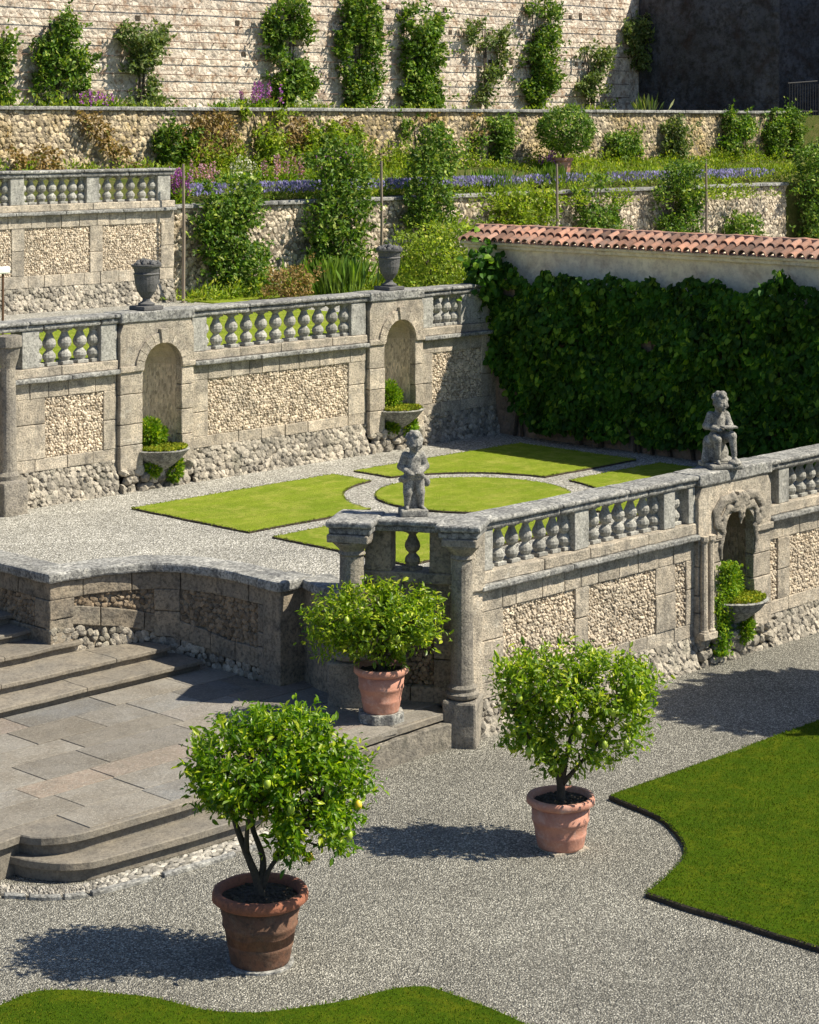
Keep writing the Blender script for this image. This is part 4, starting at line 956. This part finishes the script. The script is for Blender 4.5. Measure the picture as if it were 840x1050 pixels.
vase(151, 'dark stone vase heaped with carved fruit, left one of the upper balustrade pair')
vase(400, 'dark stone vase heaped with carved fruit, right one of the upper balustrade pair')

# ================================================================== POTS AND LEMON TREES
def pot(label, a, b, z, R, H, mat, rb=.6):
    r = thing('terracotta_pot', label, 'pot', (a, b, z), 'terracotta pots of the lemon trees'); w = .045
    mb = MB()
    lathe(mb, [(R * rb, 0), (R * (rb + .02), .02), (R * (rb + .07), H * .22), (R * (rb + .09), H * .25), (R * (rb + .09), H * .29), (R * (rb + .08), H * .31), (R * (rb + .15), H * .5), (R * (rb + .185), H * .53), (R * (rb + .185), H * .57), (R * (rb + .17), H * .59), (R * .86, H * .84), (R * .8, H * .84), (R * .7, H * .3)], (a, b, z), 40, amp=.003)
    mb.build('body', mat, r, smooth=True)
    mb = MB()
    lathe(mb, [(R * .84, H * .82), (R * .93, H * .84), (R * 1.0, H * .88), (R, H * .95), (R * .97, H), (R * .86, H), (R * .82, H * .96), (R * .8, H * .8)], (a, b, z), 40, amp=.003)
    mb.build('rim', M['rim1'] if mat is M['pot1'] else mat, r, smooth=True)
    mb = MB()
    lathe(mb, [(R * .83, H * .86), (R * .8, H * .89), (.02, H * .9)], (a, b, z), 24, amp=.01)
    stones(mb, a - R * .8, a + R * .8, b - R * .8, b + R * .8, .05, lambda u, w_, h: np.stack([u, w_, z + H * .885 + h], 1), h=.5, keep=lambda u, w_: (u - a) ** 2 + (w_ - b) ** 2 < (R * .74) ** 2)
    mb.build('soil', M['soil'], r); return r
camR = np.array([SN, -CS, 0]); camF = np.array([CS, SN, 0]); UP = np.array([0, 0, 1.])
def local(c, X, Y, Z): return np.array(c) + camR * X + camF * Y + UP * Z
def lemon(label, c, stems, lobes, n, mat, Ls=(.062, .095), fruits=(), seed=1, nt=260, gap=-.55, size=1.):
    """lobes: (X, Y, Z, rx, ry, rz) seen from the camera side; c = stem foot"""
    global rng
    keep = rng; rng = np.random.default_rng(seed)
    r = thing('lemon_tree', label, 'tree', tuple(c), 'potted lemon trees')
    L_ = np.array(lobes); L_[:, 3:] *= size; vol = L_[:, 3] * L_[:, 4] * L_[:, 5]; pick = rng.choice(len(L_), nt * 3, p=vol / vol.sum())
    d = rdir(nt * 3); rad = rng.uniform(.25, 1., (nt * 3, 1)) ** .45
    T = L_[pick, :3] + d * L_[pick, 3:] * rad
    # drop twigs buried deep inside, open some gaps
    deep = np.min([np.linalg.norm((T - l[:3]) / l[3:], axis=1) for l in L_], 0)
    g = nz(T * 1.0 + seed, 4.2)[:, 0]
    k = (deep > .5) & (g > gap); T = T[k][:nt]
    cen = L_[:, :3].mean(0)
    tw = MB(); mb = MB()
    W3 = lambda q_: np.array(c) + q_[..., :1] * camR + q_[..., 1:2] * camF + q_[..., 2:3] * UP
    tips = [np.array(s_[-1][:3]) for s_ in stems]
    bk = MB()
    for s_ in stems:
        P = crom([s__[:3] for s__ in s_], 5); rr_ = np.interp(np.linspace(0, 1, len(P)), np.linspace(0, 1, len(s_)), [q_[3] for q_ in s_])
        tube(bk, [tuple(W3(p)) for p in P], list(rr_), 8)
    allst = np.concatenate([crom([s__[:3] for s__ in s_], 6)[6:] for s_ in stems])
    for i in range(0, len(T), 5):
        j = np.argmin(np.linalg.norm(allst - T[i] - np.array([0, 0, -.15]), axis=1)); a_, b_ = allst[j], T[i]; m_ = (a_ + b_) / 2 + rng.normal(size=3) * .05 + [0, 0, .04]
        tube(bk, [tuple(W3(a_)), tuple(W3(m_)), tuple(W3(b_))], [.011, .008, .004], 5)
    bk.build('trunk', M['bark'], r, smooth=True)
    per = max(1, n // len(T)); TT = np.repeat(T, per, 0); nn = len(TT)
    outd = unit(TT - cen + [0, 0, -.1]); ax_ = np.repeat(unit(unit(T - cen) + rdir(len(T)) * .5 + [0, 0, .35]), per, 0)
    P = TT + ax_ * rng.uniform(-.1, .13, (nn, 1)) + rng.normal(size=(nn, 3)) * .035
    d = unit(ax_ * .6 + rdir(nn) * .9 + [0, 0, -.1]); nr = unit(outd * .5 + [0, 0, .8] + rng.normal(size=(nn, 3)) * .45)
    ldir = d[:, :1] * camR + d[:, 1:2] * camF + d[:, 2:] * UP; lnr = nr[:, :1] * camR + nr[:, 1:2] * camF + nr[:, 2:] * UP
    L = rng.uniform(*Ls, nn) * rng.choice([.55, .8, 1., 1.15], nn)
    leaves(mb, W3(P), ldir, lnr, L, L * .46, fancy=True, curl=.18)
    mb.build('crown', mat, r)
    for (X, Y, Z, ripe) in fruits:
        fb = MB(); q_ = W3(np.array([[X, Y, Z]]))[0]
        lathe(fb, [(.004, -.05), (.01, -.042), (.026, -.03), (.034, 0), (.027, .028), (.01, .042), (.003, .046)], q_, 12); fb.build('lemon', M['lemon' if ripe else 'lime'], r, smooth=True)
    rng = keep
pA = G(267, 987); pB = G(575, 869); pC = G(391, 738, .42)
pot('largest dark weathered terracotta pot, on the gravel at the bottom left', pA[0], pA[1], .02, .43, .64, M['pot1'])
pot('pinkish terracotta pot on the gravel next to the curved lawn edge', pB[0], pB[1], .02, .355, .52, M['pot'], rb=.66)
pot('smooth orange terracotta pot raised on an octagonal slab upon the paved landing', pC[0], pC[1], .53, .325, .53, M['pot'], rb=.64)
for (p, z, R_, h, sg, lab, m_) in ((pA, 0, .3, .022, 24, 'thin round stone disc under the largest pot at the bottom left', 'grey'), (pB, 0, .31, .022, 4, 'thin square slab under the pinkish pot by the lawn edge', 'trim'), (pC, .42, .28, .11, 8, 'octagonal grey slab under the pot on the paved landing', 'grey')):
    mb = MB(); lathe(mb, [(R_, 0), (R_, h * .85), (R_ * .985, h)], (p[0], p[1], z + .0015), sg, ph=.5); o = mb.build('plinth_slab', M[m_], loc=(p[0], p[1], z)); tag(o, lab, 'slab')
c = (pA[0], pA[1], .57)
lemon('largest lemon tree with dark leaning stems and a few yellow lemons, bottom left pot', c,
      [[(0, 0, 0, .05), (-.02, 0, .15, .045), (-.1, 0, .35, .034), (-.2, -.02, .62, .028), (-.3, 0, .9, .02)], [(0, 0, .1, .04), (.02, .04, .35, .028), (-.08, .06, .65, .024), (-.05, .05, .95, .018)], [(.02, 0, .1, .03), (.1, -.03, .3, .022), (.3, 0, .55, .018), (.5, 0, .8, .014)], [(-.12, 0, .4, .025), (-.1, -.15, .7, .02), (0, -.25, 1.0, .014)]],
      [(-.13, 0, 1.2, .58, .6, .42), (.22, .05, 1.25, .55, .6, .42), (.42, 0, .95, .52, .55, .5), (.45, -.1, .66, .36, .4, .34), (-.26, 0, 1.0, .42, .5, .32), (.7, 0, 1.05, .33, .35, .33), (.55, .05, .6, .28, .3, .25)],
      11000, M['lemonleaf'], fruits=[(.46, -.42, .52, 1), (.88, -.2, .9, 1), (.3, -.45, .95, 0), (-.3, -.5, 1.1, 0), (.8, -.25, .65, 0), (.1, -.55, 1.2, 0)], seed=11, size=.93, nt=520, gap=-.8)
c = (pB[0], pB[1], .46)
lemon('middle lemon tree with a flat topped crown in the pinkish pot by the lawn', c,
      [[(0, 0, 0, .05), (0, 0, .18, .042), (-.06, 0, .35, .03), (-.3, 0, .65, .018), (-.5, 0, .95, .012)], [(0, 0, .15, .036), (.06, .02, .45, .026), (.12, 0, .8, .02), (.1, 0, 1.1, .014)], [(.02, 0, .2, .03), (.2, -.03, .42, .02), (.45, 0, .7, .014), (.6, 0, 1.0, .01)]],
      [(-.27, 0, 1.17, .36, .5, .34), (.05, .05, 1.22, .5, .5, .34), (.48, 0, 1.2, .42, .5, .34), (-.4, 0, 1.3, .26, .4, .2), (.72, 0, 1.22, .28, .4, .26), (.58, 0, .85, .33, .42, .36), (-.32, 0, .8, .28, .42, .34), (.1, -.05, .65, .4, .4, .24), (.35, -.05, .6, .3, .3, .2), (-.12, 0, .5, .24, .28, .16)],
      8000, M['lemonleaf2'], Ls=(.062, .095), fruits=[(-.35, -.3, .62, 0), (.42, -.4, .72, 0), (-.45, -.42, 1.2, 0), (.5, -.42, 1.05, 0), (-.6, -.3, 1.1, 0), (.15, -.5, .9, 0), (.65, -.3, .7, 0)], seed=22, size=.95, nt=460, gap=-.3)
c = (pC[0], pC[1], .98)
lemon('small leafy lemon tree in the raised pot in front of the column bay', c,
      [[(0, 0, 0, .045), (-.02, 0, .15, .035), (-.25, 0, .4, .02), (-.5, 0, .6, .012)], [(.01, 0, .1, .03), (.1, 0, .35, .02), (.3, 0, .6, .014)], [(0, 0, .1, .03), (.0, .05, .4, .02), (-.05, 0, .75, .012)]],
      [(-.5, 0, .6, .36, .4, .34), (-.15, .05, .72, .42, .45, .28), (.3, 0, .7, .42, .45, .3), (.5, 0, .55, .28, .3, .28), (-.6, 0, .38, .22, .25, .25), (-.05, -.05, .42, .5, .42, .25), (.2, 0, .35, .3, .3, .2)],
      6800, M['lemonleaf2'], Ls=(.058, .088), fruits=[(.2, -.4, .5, 0), (-.4, -.35, .7, 0)], seed=33, size=.94, nt=420, gap=-.6)

# ================================================================== SHRUBS AND CLIMBERS
def shrub(name, label, cat, px0, px1, py0, py1, b, mat, group=None, dens_=1., z0=None, leaf=.11, depth=.28, gap=-.5, out=.12, seed=0, stem=True, L=1.):
    """a bush trained on or standing before the wall at y=b, filling that stretch of it"""
    global rng
    keep = rng; rng = np.random.default_rng(seed + 100)
    x0, x1 = A(px0, b), A(px1, b); zt_ = Zb((px0 + px1) / 2, py0, b); zb = Zb((px0 + px1) / 2, py1, b) if z0 is None else z0
    w, h = x1 - x0, zt_ - zb; cx = (x0 + x1) / 2
    r = thing(name, label, cat, (cx, b, zb), group)
    n = int(min(4200, max(250, 620 * w * h * dens_ * (.11 / leaf) ** 1.6)))
    u = rng.uniform(-1, 1, n * 2); v_ = rng.uniform(0, 1, n * 2)
    P3 = np.stack([u * w / 2 + cx, u * 0, v_ * h + zb], 1)
    ed = 1 + .5 * nz(P3 + seed, 2.6)[:, 0] + .35 * nz(P3 + seed, 8.)[:, 1]
    prof = np.interp(v_, [0, .15, .5, .85, 1], [.55, .8, .92, .75, .3]) * L
    k = (abs(u) < prof * ed) & (nz(P3 + seed * 3, 3.2)[:, 2] + .45 * nz(P3 + seed, 10.)[:, 0] > gap + .12) & (v_ < .93 + .2 * nz(P3, 5.)[:, 0]); u, v_, P3 = u[k][:n], v_[k][:n], P3[k][:n]; n = len(u)
    prof = prof[k][:n]
    dep = depth * np.sqrt(np.clip(1 - (u / np.maximum(prof, .1)) ** 2 * .8, .05, 1)) * (1 + .5 * nz(P3, 3.)[:, 0])
    y = b - out - dep * rng.uniform(-.3, 1, n)
    mb = MB(); d = rdir(n) + [0, -.2, .1]; nr = unit(np.array([0.1, -.6, .6]) + rng.normal(size=(n, 3)) * .6)
    leaves(mb, np.stack([P3[:, 0], y, P3[:, 2]], 1), d, nr, rng.uniform(.7, 1.3, n) * leaf, rng.uniform(.45, .75, n) * leaf)
    ns = int(7 * w * h * dens_) + 5
    for j in range(ns):
        i0 = rng.integers(0, n); p0 = np.array([P3[i0, 0], y[i0], P3[i0, 2]]); dd = unit(np.array([(p0[0] - cx) / w * 2 + rng.normal() * .5, -.5 + rng.normal() * .3, rng.uniform(-.1, 1.2)])); Ls_ = rng.uniform(.25, .6) * min(1., w); m_ = int(18 * (.11 / leaf) ** .8)
        tt = rng.random(m_)[:, None]; pp = p0 + dd * tt * Ls_ + rng.normal(size=(m_, 3)) * .03
        leaves(mb, pp, dd + rdir(m_) * .9, rdir(m_) + [0, -.4, .8], leaf * rng.uniform(.5, 1.1, m_), leaf * .5)
    mb.build('foliage', mat, r)
    if stem:
        for j in range(3):
            mb = MB(); dx = rng.uniform(-.3, .3) * w; tube(mb, [(cx + rng.uniform(-.05, .05), b - out, zb - .05), (cx + dx * .4, b - out - .05, zb + h * .3), (cx + dx, b - out - .03, zb + h * .85)], [.045, .03, .014], 6)
            mb.build('stem', M['bark'], r)
    rng = keep; return r
TW = 'climbing shrubs trained on the tall wall'
for i, (a_, b_, c_, d_, mt, gp, de, lab) in enumerate([
    (30, 86, 8, 109, 'shrub', -.35, .9, 'broad dark climbing shrub on the tall wall, leftmost full one, loose shadow beside it'),
    (116, 166, 14, 109, 'shrubpale', -.3, .8, 'thin pale green climbing shrub on the tall wall, second from the left edge'),
    (268, 318, -8, 109, 'shrub', -.7, 1.1, 'full green climbing shrub on the tall wall just above the purple flowers'),
    (341, 386, -8, 111, 'shrub', -.8, 1.2, 'dense column of climbing shrub reaching out of view near the middle of the tall wall'),
    (406, 451, 2, 111, 'shrub', -.8, 1.2, 'rounded dark climbing shrub right of the dense column on the tall wall'),
    (476, 514, 12, 111, 'shrubpale', -.1, .6, 'sparse see-through climbing shrub on the tall wall with bare wires showing'),
    (530, 568, -8, 111, 'shrub', -.4, .9, 'tall narrow climbing shrub above the topiary tree'),
    (586, 624, 42, 111, 'shrubpale', -.15, .6, 'short thin climbing shrub low on the tall wall near its right end'),
    (636, 664, 2, 72, 'shrubpale', -.5, .9, 'silvery shrub hanging high at the corner beside the dark shaded wall'),
    (-14, 8, 20, 109, 'shrub', -.5, .9, 'climbing shrub cut by the left edge on the tall wall')]):
    shrub('climbing_shrub', lab, 'climbing shrub', a_, b_, c_, d_, 45.7, M[mt], TW, de * 1.25, z0=None if d_ < 100 else ZC, leaf=.15, depth=.5, gap=gp, seed=i, out=.15)
MW = 'shrubs against the farther garden wall'
for i, (a_, b_, c_, d_, mt, gp, lab) in enumerate([
    (154, 196, 116, 172, 'shrub', -.4, 'small dark shrub against the mossy garden wall above the purple clump'),
    (244, 292, 106, 182, 'yellowg', -.3, 'loose green shrub against the mossy wall under the full climbing shrub'),
    (300, 368, 124, 184, 'yellowg', -.6, 'bright yellow green shrub spreading against the mossy garden wall'),
    (410, 442, 118, 180, 'shrub', -.3, 'narrow dark shrub against the mossy garden wall left of the middle'),
    (482, 520, 116, 172, 'shrub', -.6, 'compact green climber on the stony wall left of the topiary tree'),
    (614, 654, 134, 174, 'shrub', -.6, 'low rounded shrub against the stony wall right of the topiary tree'),
    (676, 702, 118, 168, 'shrubpale', -.2, 'wispy pale shrub against the farther garden wall'),
    (732, 768, 110, 168, 'shrub', -.4, 'dark green shrub rising past the coping of the farther garden wall'),
    (778, 818, 106, 172, 'shrub', -.5, 'leafy shrub at the right end of the farther garden wall')]):
    shrub('wall_shrub', lab, 'shrub', a_, b_, c_, d_, 39.3, M[mt], MW, 1.2, z0=6.2, leaf=.13, depth=.4, gap=gp, seed=30 + i)
BW = 'shrubs against the nearer garden wall'
for i, (a_, b_, c_, d_, mt, gp, de, lab) in enumerate([
    (196, 270, 180, 304, 'shrub', -.95, 1.3, 'dense rounded shrub with dark stems beside the upper left balustrade'),
    (308, 372, 138, 292, 'shrub', -.85, 1.3, 'tall dense shrub between two garden stakes above the iris clump'),
    (412, 458, 124, 272, 'shrub', -.6, 1.1, 'tall slender shrub beside the stake behind the right vase'),
    (494, 574, 186, 240, 'yellowg', -.6, 1.1, 'bright yellow green bush behind the left end of the tiled wall'),
    (586, 628, 178, 240, 'shrub', -.5, 1., 'medium green shrub behind the tiled wall, right of the yellow bush'),
    (664, 712, 156, 242, 'shrub', -.5, 1., 'upright shrub left of the thin stake above the tiled wall'),
    (738, 770, 216, 244, 'shrub', -.7, 1., 'little round shrub just above the roof tiles'),
    (806, 862, 142, 250, 'shrub', -.9, 1.3, 'large dark shrub at the right edge above the roof tiles')]):
    shrub('garden_shrub', lab, 'shrub', a_, b_, c_, d_, 35.6, M[mt], BW, de, z0=ZU, leaf=.125, depth=.6, gap=gp, seed=60 + i)
shrub('low_shrub', 'low yellow green shrub above the end of the upper balustrade', 'shrub', 398, 492, 222, 292, 33.0, M['yellowg'], None, 1., z0=ZU, leaf=.11, depth=1.2, gap=-.7, seed=80)
shrub('low_shrub', 'small bronze tinted shrub beside the iris clump', 'shrub', 262, 312, 270, 306, 34.0, M['drygrass'], None, .8, z0=ZU, leaf=.09, depth=.4, gap=-.4, seed=81, stem=False)
# iris clump
def clump(name, label, cat, px, b, z0, w, h, n, mat, bw=.035, lean=.35):
    x = A(px, b); r = thing(name, label, cat, (x, b, z0)); mb = MB()
    P = np.stack([x + rng.normal(size=n) * w * .3, b + rng.normal(size=n) * w * .2, np.full(n, z0)], 1)
    d = np.stack([(P[:, 0] - x) / w * lean * 2 + rng.normal(size=n) * .12, rng.normal(size=n) * .15, np.ones(n)], 1)
    leaves(mb, P, d, rdir(n), rng.uniform(.6, 1.1, n) * h, bw, fancy=True, curl=.1); mb.build('foliage', mat, r); return r
clump('iris_clump', 'bright clump of upright sword leaves behind the upper balustrade', 'plant', 344, 34.2, ZU, 1.3, .85, 340, M['blade'])
clump('iris_clump', 'small green sword leaf clump under the topiary pot', 'plant', 567, 36.3, 5.75, .6, .6, 120, M['blade'])
clump('agave', 'pale spiky plant on the top terrace before the dark wall', 'plant', 663, 40.5, ZC, .9, .7, 34, M['shrubpale'], .03, .5)
clump('iris_clump', 'long narrow leaf clump in the lavender bed near the middle', 'plant', 505, 36.4, 5.7, 1.2, .6, 220, M['blade'])
# flower spikes
def spikes(label, px0, px1, b, z0, h, n, mat, per=26):
    mb = MB(); st_ = MB(); x0, x1 = A(px0, b), A(px1, b); r = thing('flower_clump', label, 'flowers', ((x0 + x1) / 2, b, z0))
    for i in range(n):
        x, y, hh = rng.uniform(x0, x1), b + rng.normal() * .15, h * rng.uniform(.7, 1.1)
        z = rng.uniform(.35, 1, per) * hh; rr_ = .05 * (1.3 - z / hh); t = rng.uniform(0, 6.28, per)
        P = np.stack([x + rr_ * np.cos(t), y + rr_ * np.sin(t), z0 + z], 1); leaves(mb, P, rdir(per) + [0, -.3, .3], rdir(per), .06, .05)
        tube(st_, [(x, y, z0), (x, y, z0 + hh * .9)], .008, 4)
    mb.build('blossom', mat, r); k = n * 25
    leaves(st_, np.stack([rng.uniform(x0, x1, k), b + rng.normal(size=k) * .15, z0 + rng.uniform(0, h * .4, k)], 1), rdir(k) + [0, 0, .8], rdir(k), .16, .05)
    st_.build('stem', M['fern'], r)
spikes('purple flower clump beside the end of the highest balustrade', 172, 188, 36.2, 5.65, .75, 26, M['purple'])
spikes('magenta flower spikes on the top terrace under the full climbing shrub', 250, 278, 40.2, ZC, .75, 16, M['purple'])
spikes('violet flower spikes on the top terrace near its left end', 84, 118, 40.2, ZC, .5, 16, M['purple'])
spikes('tall pink and cream flower spikes among the yellow green shrubs', 235, 262, 37.4, 5.9, .8, 12, M['cream'])
spikes('pink flower spikes rising over the lavender between the big shrubs', 268, 312, 37.6, 5.9, .75, 18, M['pink'])
spikes('purple pink spikes before the tall dense shrub', 322, 362, 37.8, 5.9, .95, 18, M['purple'])
spikes('mauve spikes left of the big rounded shrub top', 195, 228, 37., 5.8, .75, 16, M['pink'])
spikes('small purple spikes left of the topiary pot', 556, 566, 38.2, 6.1, .55, 8, M['purple'])
spikes('white flower spikes on the top terrace left of the full climbing shrub', 222, 250, 40.3, ZC, .45, 12, M['cream'])
spikes('pale flowers on the top terrace below the dense column shrub', 300, 330, 40.3, ZC, .4, 10, M['cream'])
# lavender, low growth, dry growth: nobody could count them
mb = MB()
for (p0, p1, b_, z_) in ((180, 545, 36.25, 5.72), (545, 800, 36.35, 5.72)):
    n = int((p1 - p0) * 15); x = A(p0, b_) + (A(p1, b_) - A(p0, b_)) * rng.random(n); k = nz(np.stack([x, x * 0, x * 0], 1), 1.9)[:, 0] > -.1; x = x[k]; n = len(x)
    P = np.stack([x, b_ + rng.normal(size=n) * .2, z_ + .1 + .24 * rng.random(n) ** .7], 1); leaves(mb, P, rdir(n) * .5 + [0, 0, 1], rdir(n), .09, .05)
tag(mb.build('lavender', M['lav']), kind='stuff')
mb = MB()
def scatter(p0, p1, b0, b1, zf, n, mat_leaf=.12, h=.3, ng=-.2):
    bb = rng.uniform(b0, b1, n); x = A(p0, (b0 + b1) / 2) + (A(p1, (b0 + b1) / 2) - A(p0, (b0 + b1) / 2)) * rng.random(n)
    P = np.stack([x, bb, bb * 0], 1); g = nz(P, 1.1)[:, 0]; k = g > ng; x, bb, g = x[k], bb[k], g[k]; n = len(x)
    P = np.stack([x, bb, zf(bb) + rng.random(n) * h * (.4 + np.clip(g, 0, 1))], 1); leaves(mb, P, rdir(n) * .7 + [0, 0, .8], rdir(n), mat_leaf * rng.uniform(.6, 1.3, n), mat_leaf * .4)
zf2 = lambda b_: ZB + (b_ - 35.7) / 3.6 * (ZC0 - ZB)
scatter(178, 810, 35.9, 39.1, zf2, 16000, .13, .35, -.5)
scatter(-10, 640, 39.6, 41.5, lambda b_: ZC + b_ * 0, 2200, .13, .3, .0)
scatter(180, 500, 34.0, 35.6, lambda b_: ZU + b_ * 0, 5000, .12, .3, -.1)
def tufts(px0, px1, b, zb, n, hmax, spread=.35):
    for i in range(n):
        x = A(rng.uniform(px0, px1), b); hh = hmax * rng.uniform(.35, 1.); m_ = int(130 * hh); d = rdir(m_); d[:, 2] = abs(d[:, 2])
        P = np.array([x, b - rng.random() * .3, zb]) + d * [spread * rng.uniform(.6, 1.3), .25, hh] * rng.uniform(.3, 1, (m_, 1)); leaves(mb, P, d + rdir(m_) * .7, rdir(m_) + [0, -.4, .7], rng.uniform(.07, .14, m_), .055)
tufts(190, 480, 39.1, 6.25, 60, 1.1); tufts(480, 810, 39.1, 6.25, 34, .6); tufts(-5, 190, 39.1, 6.2, 16, .5)
tufts(375, 480, 34.6, ZU, 26, 1.5, .5); tufts(190, 300, 35.0, ZU, 16, .5); tufts(270, 480, 36.4, 5.7, 18, .5); tufts(480, 800, 35.4, 5.3, 26, .7)
tag(mb.build('undergrowth', M['yellowg']), kind='stuff')
mb = MB()
n = 15000; x = rng.uniform(A(-5, 39.3), A(560, 39.3), n); z = rng.uniform(6.1, 7.75, n); P = np.stack([x, x * 0 + 39.15, z], 1)
k = (nz(P, 1.2)[:, 0] + .4 * nz(P, 4.)[:, 1] > .12 + .02 * (x - 30)); P = P[k]; n = len(P); P[:, 1] -= rng.random(n) * .12
leaves(mb, P, rdir(n) + [0, -.4, -.4], rdir(n) + [0, -1, .5], .12, .07)
tag(mb.build('dry_moss', M['drygrass']), kind='stuff')
mb = MB(); slab(mb, [(29.4, 33.6), (30, 33.6), (38, 34.2), (38, 35.6), (29.4, 35.6)], [(0, ZU + .003), (.02, ZU + .03)], 0, 0)
slab(mb, [(16.5, 27.2), (29.6, 27.2), (29.6, 32.4), (16.5, 32.4)], [(0, ZU + .003), (.02, ZU + .04)], 0, 0)
tag(mb.build('upper_lawn', M['lawn2']), kind='structure')

# topiary ball tree in its pot
b_ = 38.0; x = A(577, b_); z0 = 6.05
r = thing('terracotta_pot', 'small terracotta pot under the round topiary tree in the lavender terrace', 'pot', (x, b_, z0)); mb = MB()
lathe(mb, [(.2, 0), (.26, .34), (.3, .36), (.3, .44), (.25, .44), (.05, .4)], (x, b_, z0), 20); mb.build('body', M['pot'], r, smooth=False)
r = thing('topiary_tree', 'small tree clipped to a round ball, standing in a pot between the two garden walls', 'tree', (x, b_, z0 + .4)); mb = MB()
tube(mb, [(x, b_, z0 + .38), (x + .03, b_, z0 + .8), (x, b_, z0 + 1.2)], [.04, .03, .03], 7); tube(mb, [(x + .02, b_, z0 + .7), (x - .25, b_, z0 + 1.2)], [.025, .015], 6); tube(mb, [(x + .02, b_, z0 + .7), (x + .25, b_ - .1, z0 + 1.2)], [.025, .015], 6); mb.build('trunk', M['bark'], r)
mb = MB(); n = 3600; d = rdir(n); zc_ = Zb(582, 133, b_); R3 = np.array([.82, .8, .66]) * (1 + .13 * nz(d * 2, 3)[:, :1] + .05 * nz(d * 2, 9)[:, :1]); P = np.array([x + .12, b_, zc_]) + d * R3 * rng.uniform(.82, 1.03, (n, 1))
leaves(mb, P, rdir(n), unit(d + rdir(n) * .5), rng.uniform(.07, .15, n), .06); mb.build('crown', M['shrub'], r)
# garden stakes
for px, py0, py1, b_, lab in ((188, 168, 302, 34.9, 'slender wooden stake by the right end of the highest balustraded wall'), (391, 165, 252, 34.9, 'slender wooden stake behind the right stone vase'), (724, 163, 244, 34.9, 'slender wooden stake above the roof tiles, right of the upright shrub'), (571, 168, 240, 34.9, 'slender wooden stake below the topiary pot')):
    x = A(px, b_); z1 = Zb(px, py0, b_); mb = MB(); tube(mb, [(x, b_, ZU - .1), (x + .02, b_, (ZU + z1) / 2), (x, b_, z1)], [.042, .036, .028], 7)
    tag(mb.build('garden_stake', M['wood'], loc=(x, b_, ZU)), lab, 'stake', 'wooden garden stakes')
# small plate on a post at the left edge
b_ = 30.5; x = A(3, b_); z1 = Zb(3, 277, b_); r = thing('plant_sign', 'small white plate on a thin rusty post at the left edge', 'sign', (x, b_, ZU)); mb = MB(); tube(mb, [(x, b_, ZU), (x, b_, z1)], .022, 6); mb.build('post', M['rust'], r)
mb = MB(); rbox(mb, x - .13, x + .13, b_ - .06, b_ + .08, z1 - .06, z1 + .06, r=.02); mb.build('plate', M['white'], r)
# iron railing in the dark corner
b_ = 39.9; r = thing('iron_railing', 'dark iron railing in the shaded corner at the upper right', 'railing', (60, b_, ZC)); 
mb = MB()
for i in range(12): tube(mb, [(60.6 + i * .16, b_ + .6, ZC - .1), (60.6 + i * .16, b_ + .6, ZC + 1.1)], .014, 5)
mb.build('bars', M['iron'], r); mb = MB(); tube(mb, [(60.5, b_ + .6, ZC + 1.1), (62.3, b_ + .6, ZC + 1.2)], .022, 6); tube(mb, [(60.5, b_ + .6, ZC + .15), (62.3, b_ + .6, ZC + .15)], .018, 6); mb.build('rail', M['iron'], r)

# the tree out of view on the right whose shade lies on the gravel
ctr = np.array([26.4, 10.7, 5.0]); r = thing('shade_tree', 'broad evergreen tree beside the lower wall, its shadow lying on the gravel', 'tree', (26.4, 10.7, 0)); mb = MB(); n = 9000
d = rdir(n); P = ctr + (d[:, :1] * camR * 3.1 + d[:, 1:2] * camF * 1.75 + d[:, 2:] * UP * 1.7) * (rng.random((n, 1)) ** .4) * (1 + .1 * nz(d * 3, 2)[:, :1]); leaves(mb, P, rdir(n), rdir(n), .3, .2); mb.build('crown', M['ivy'], r)
mb = MB(); tube(mb, [(26.4, 10.7, 0), (26.45, 10.7, 2), (26.3, 10.7, 4.5)], [.2, .16, .08], 10); mb.build('trunk', M['bark'], r)
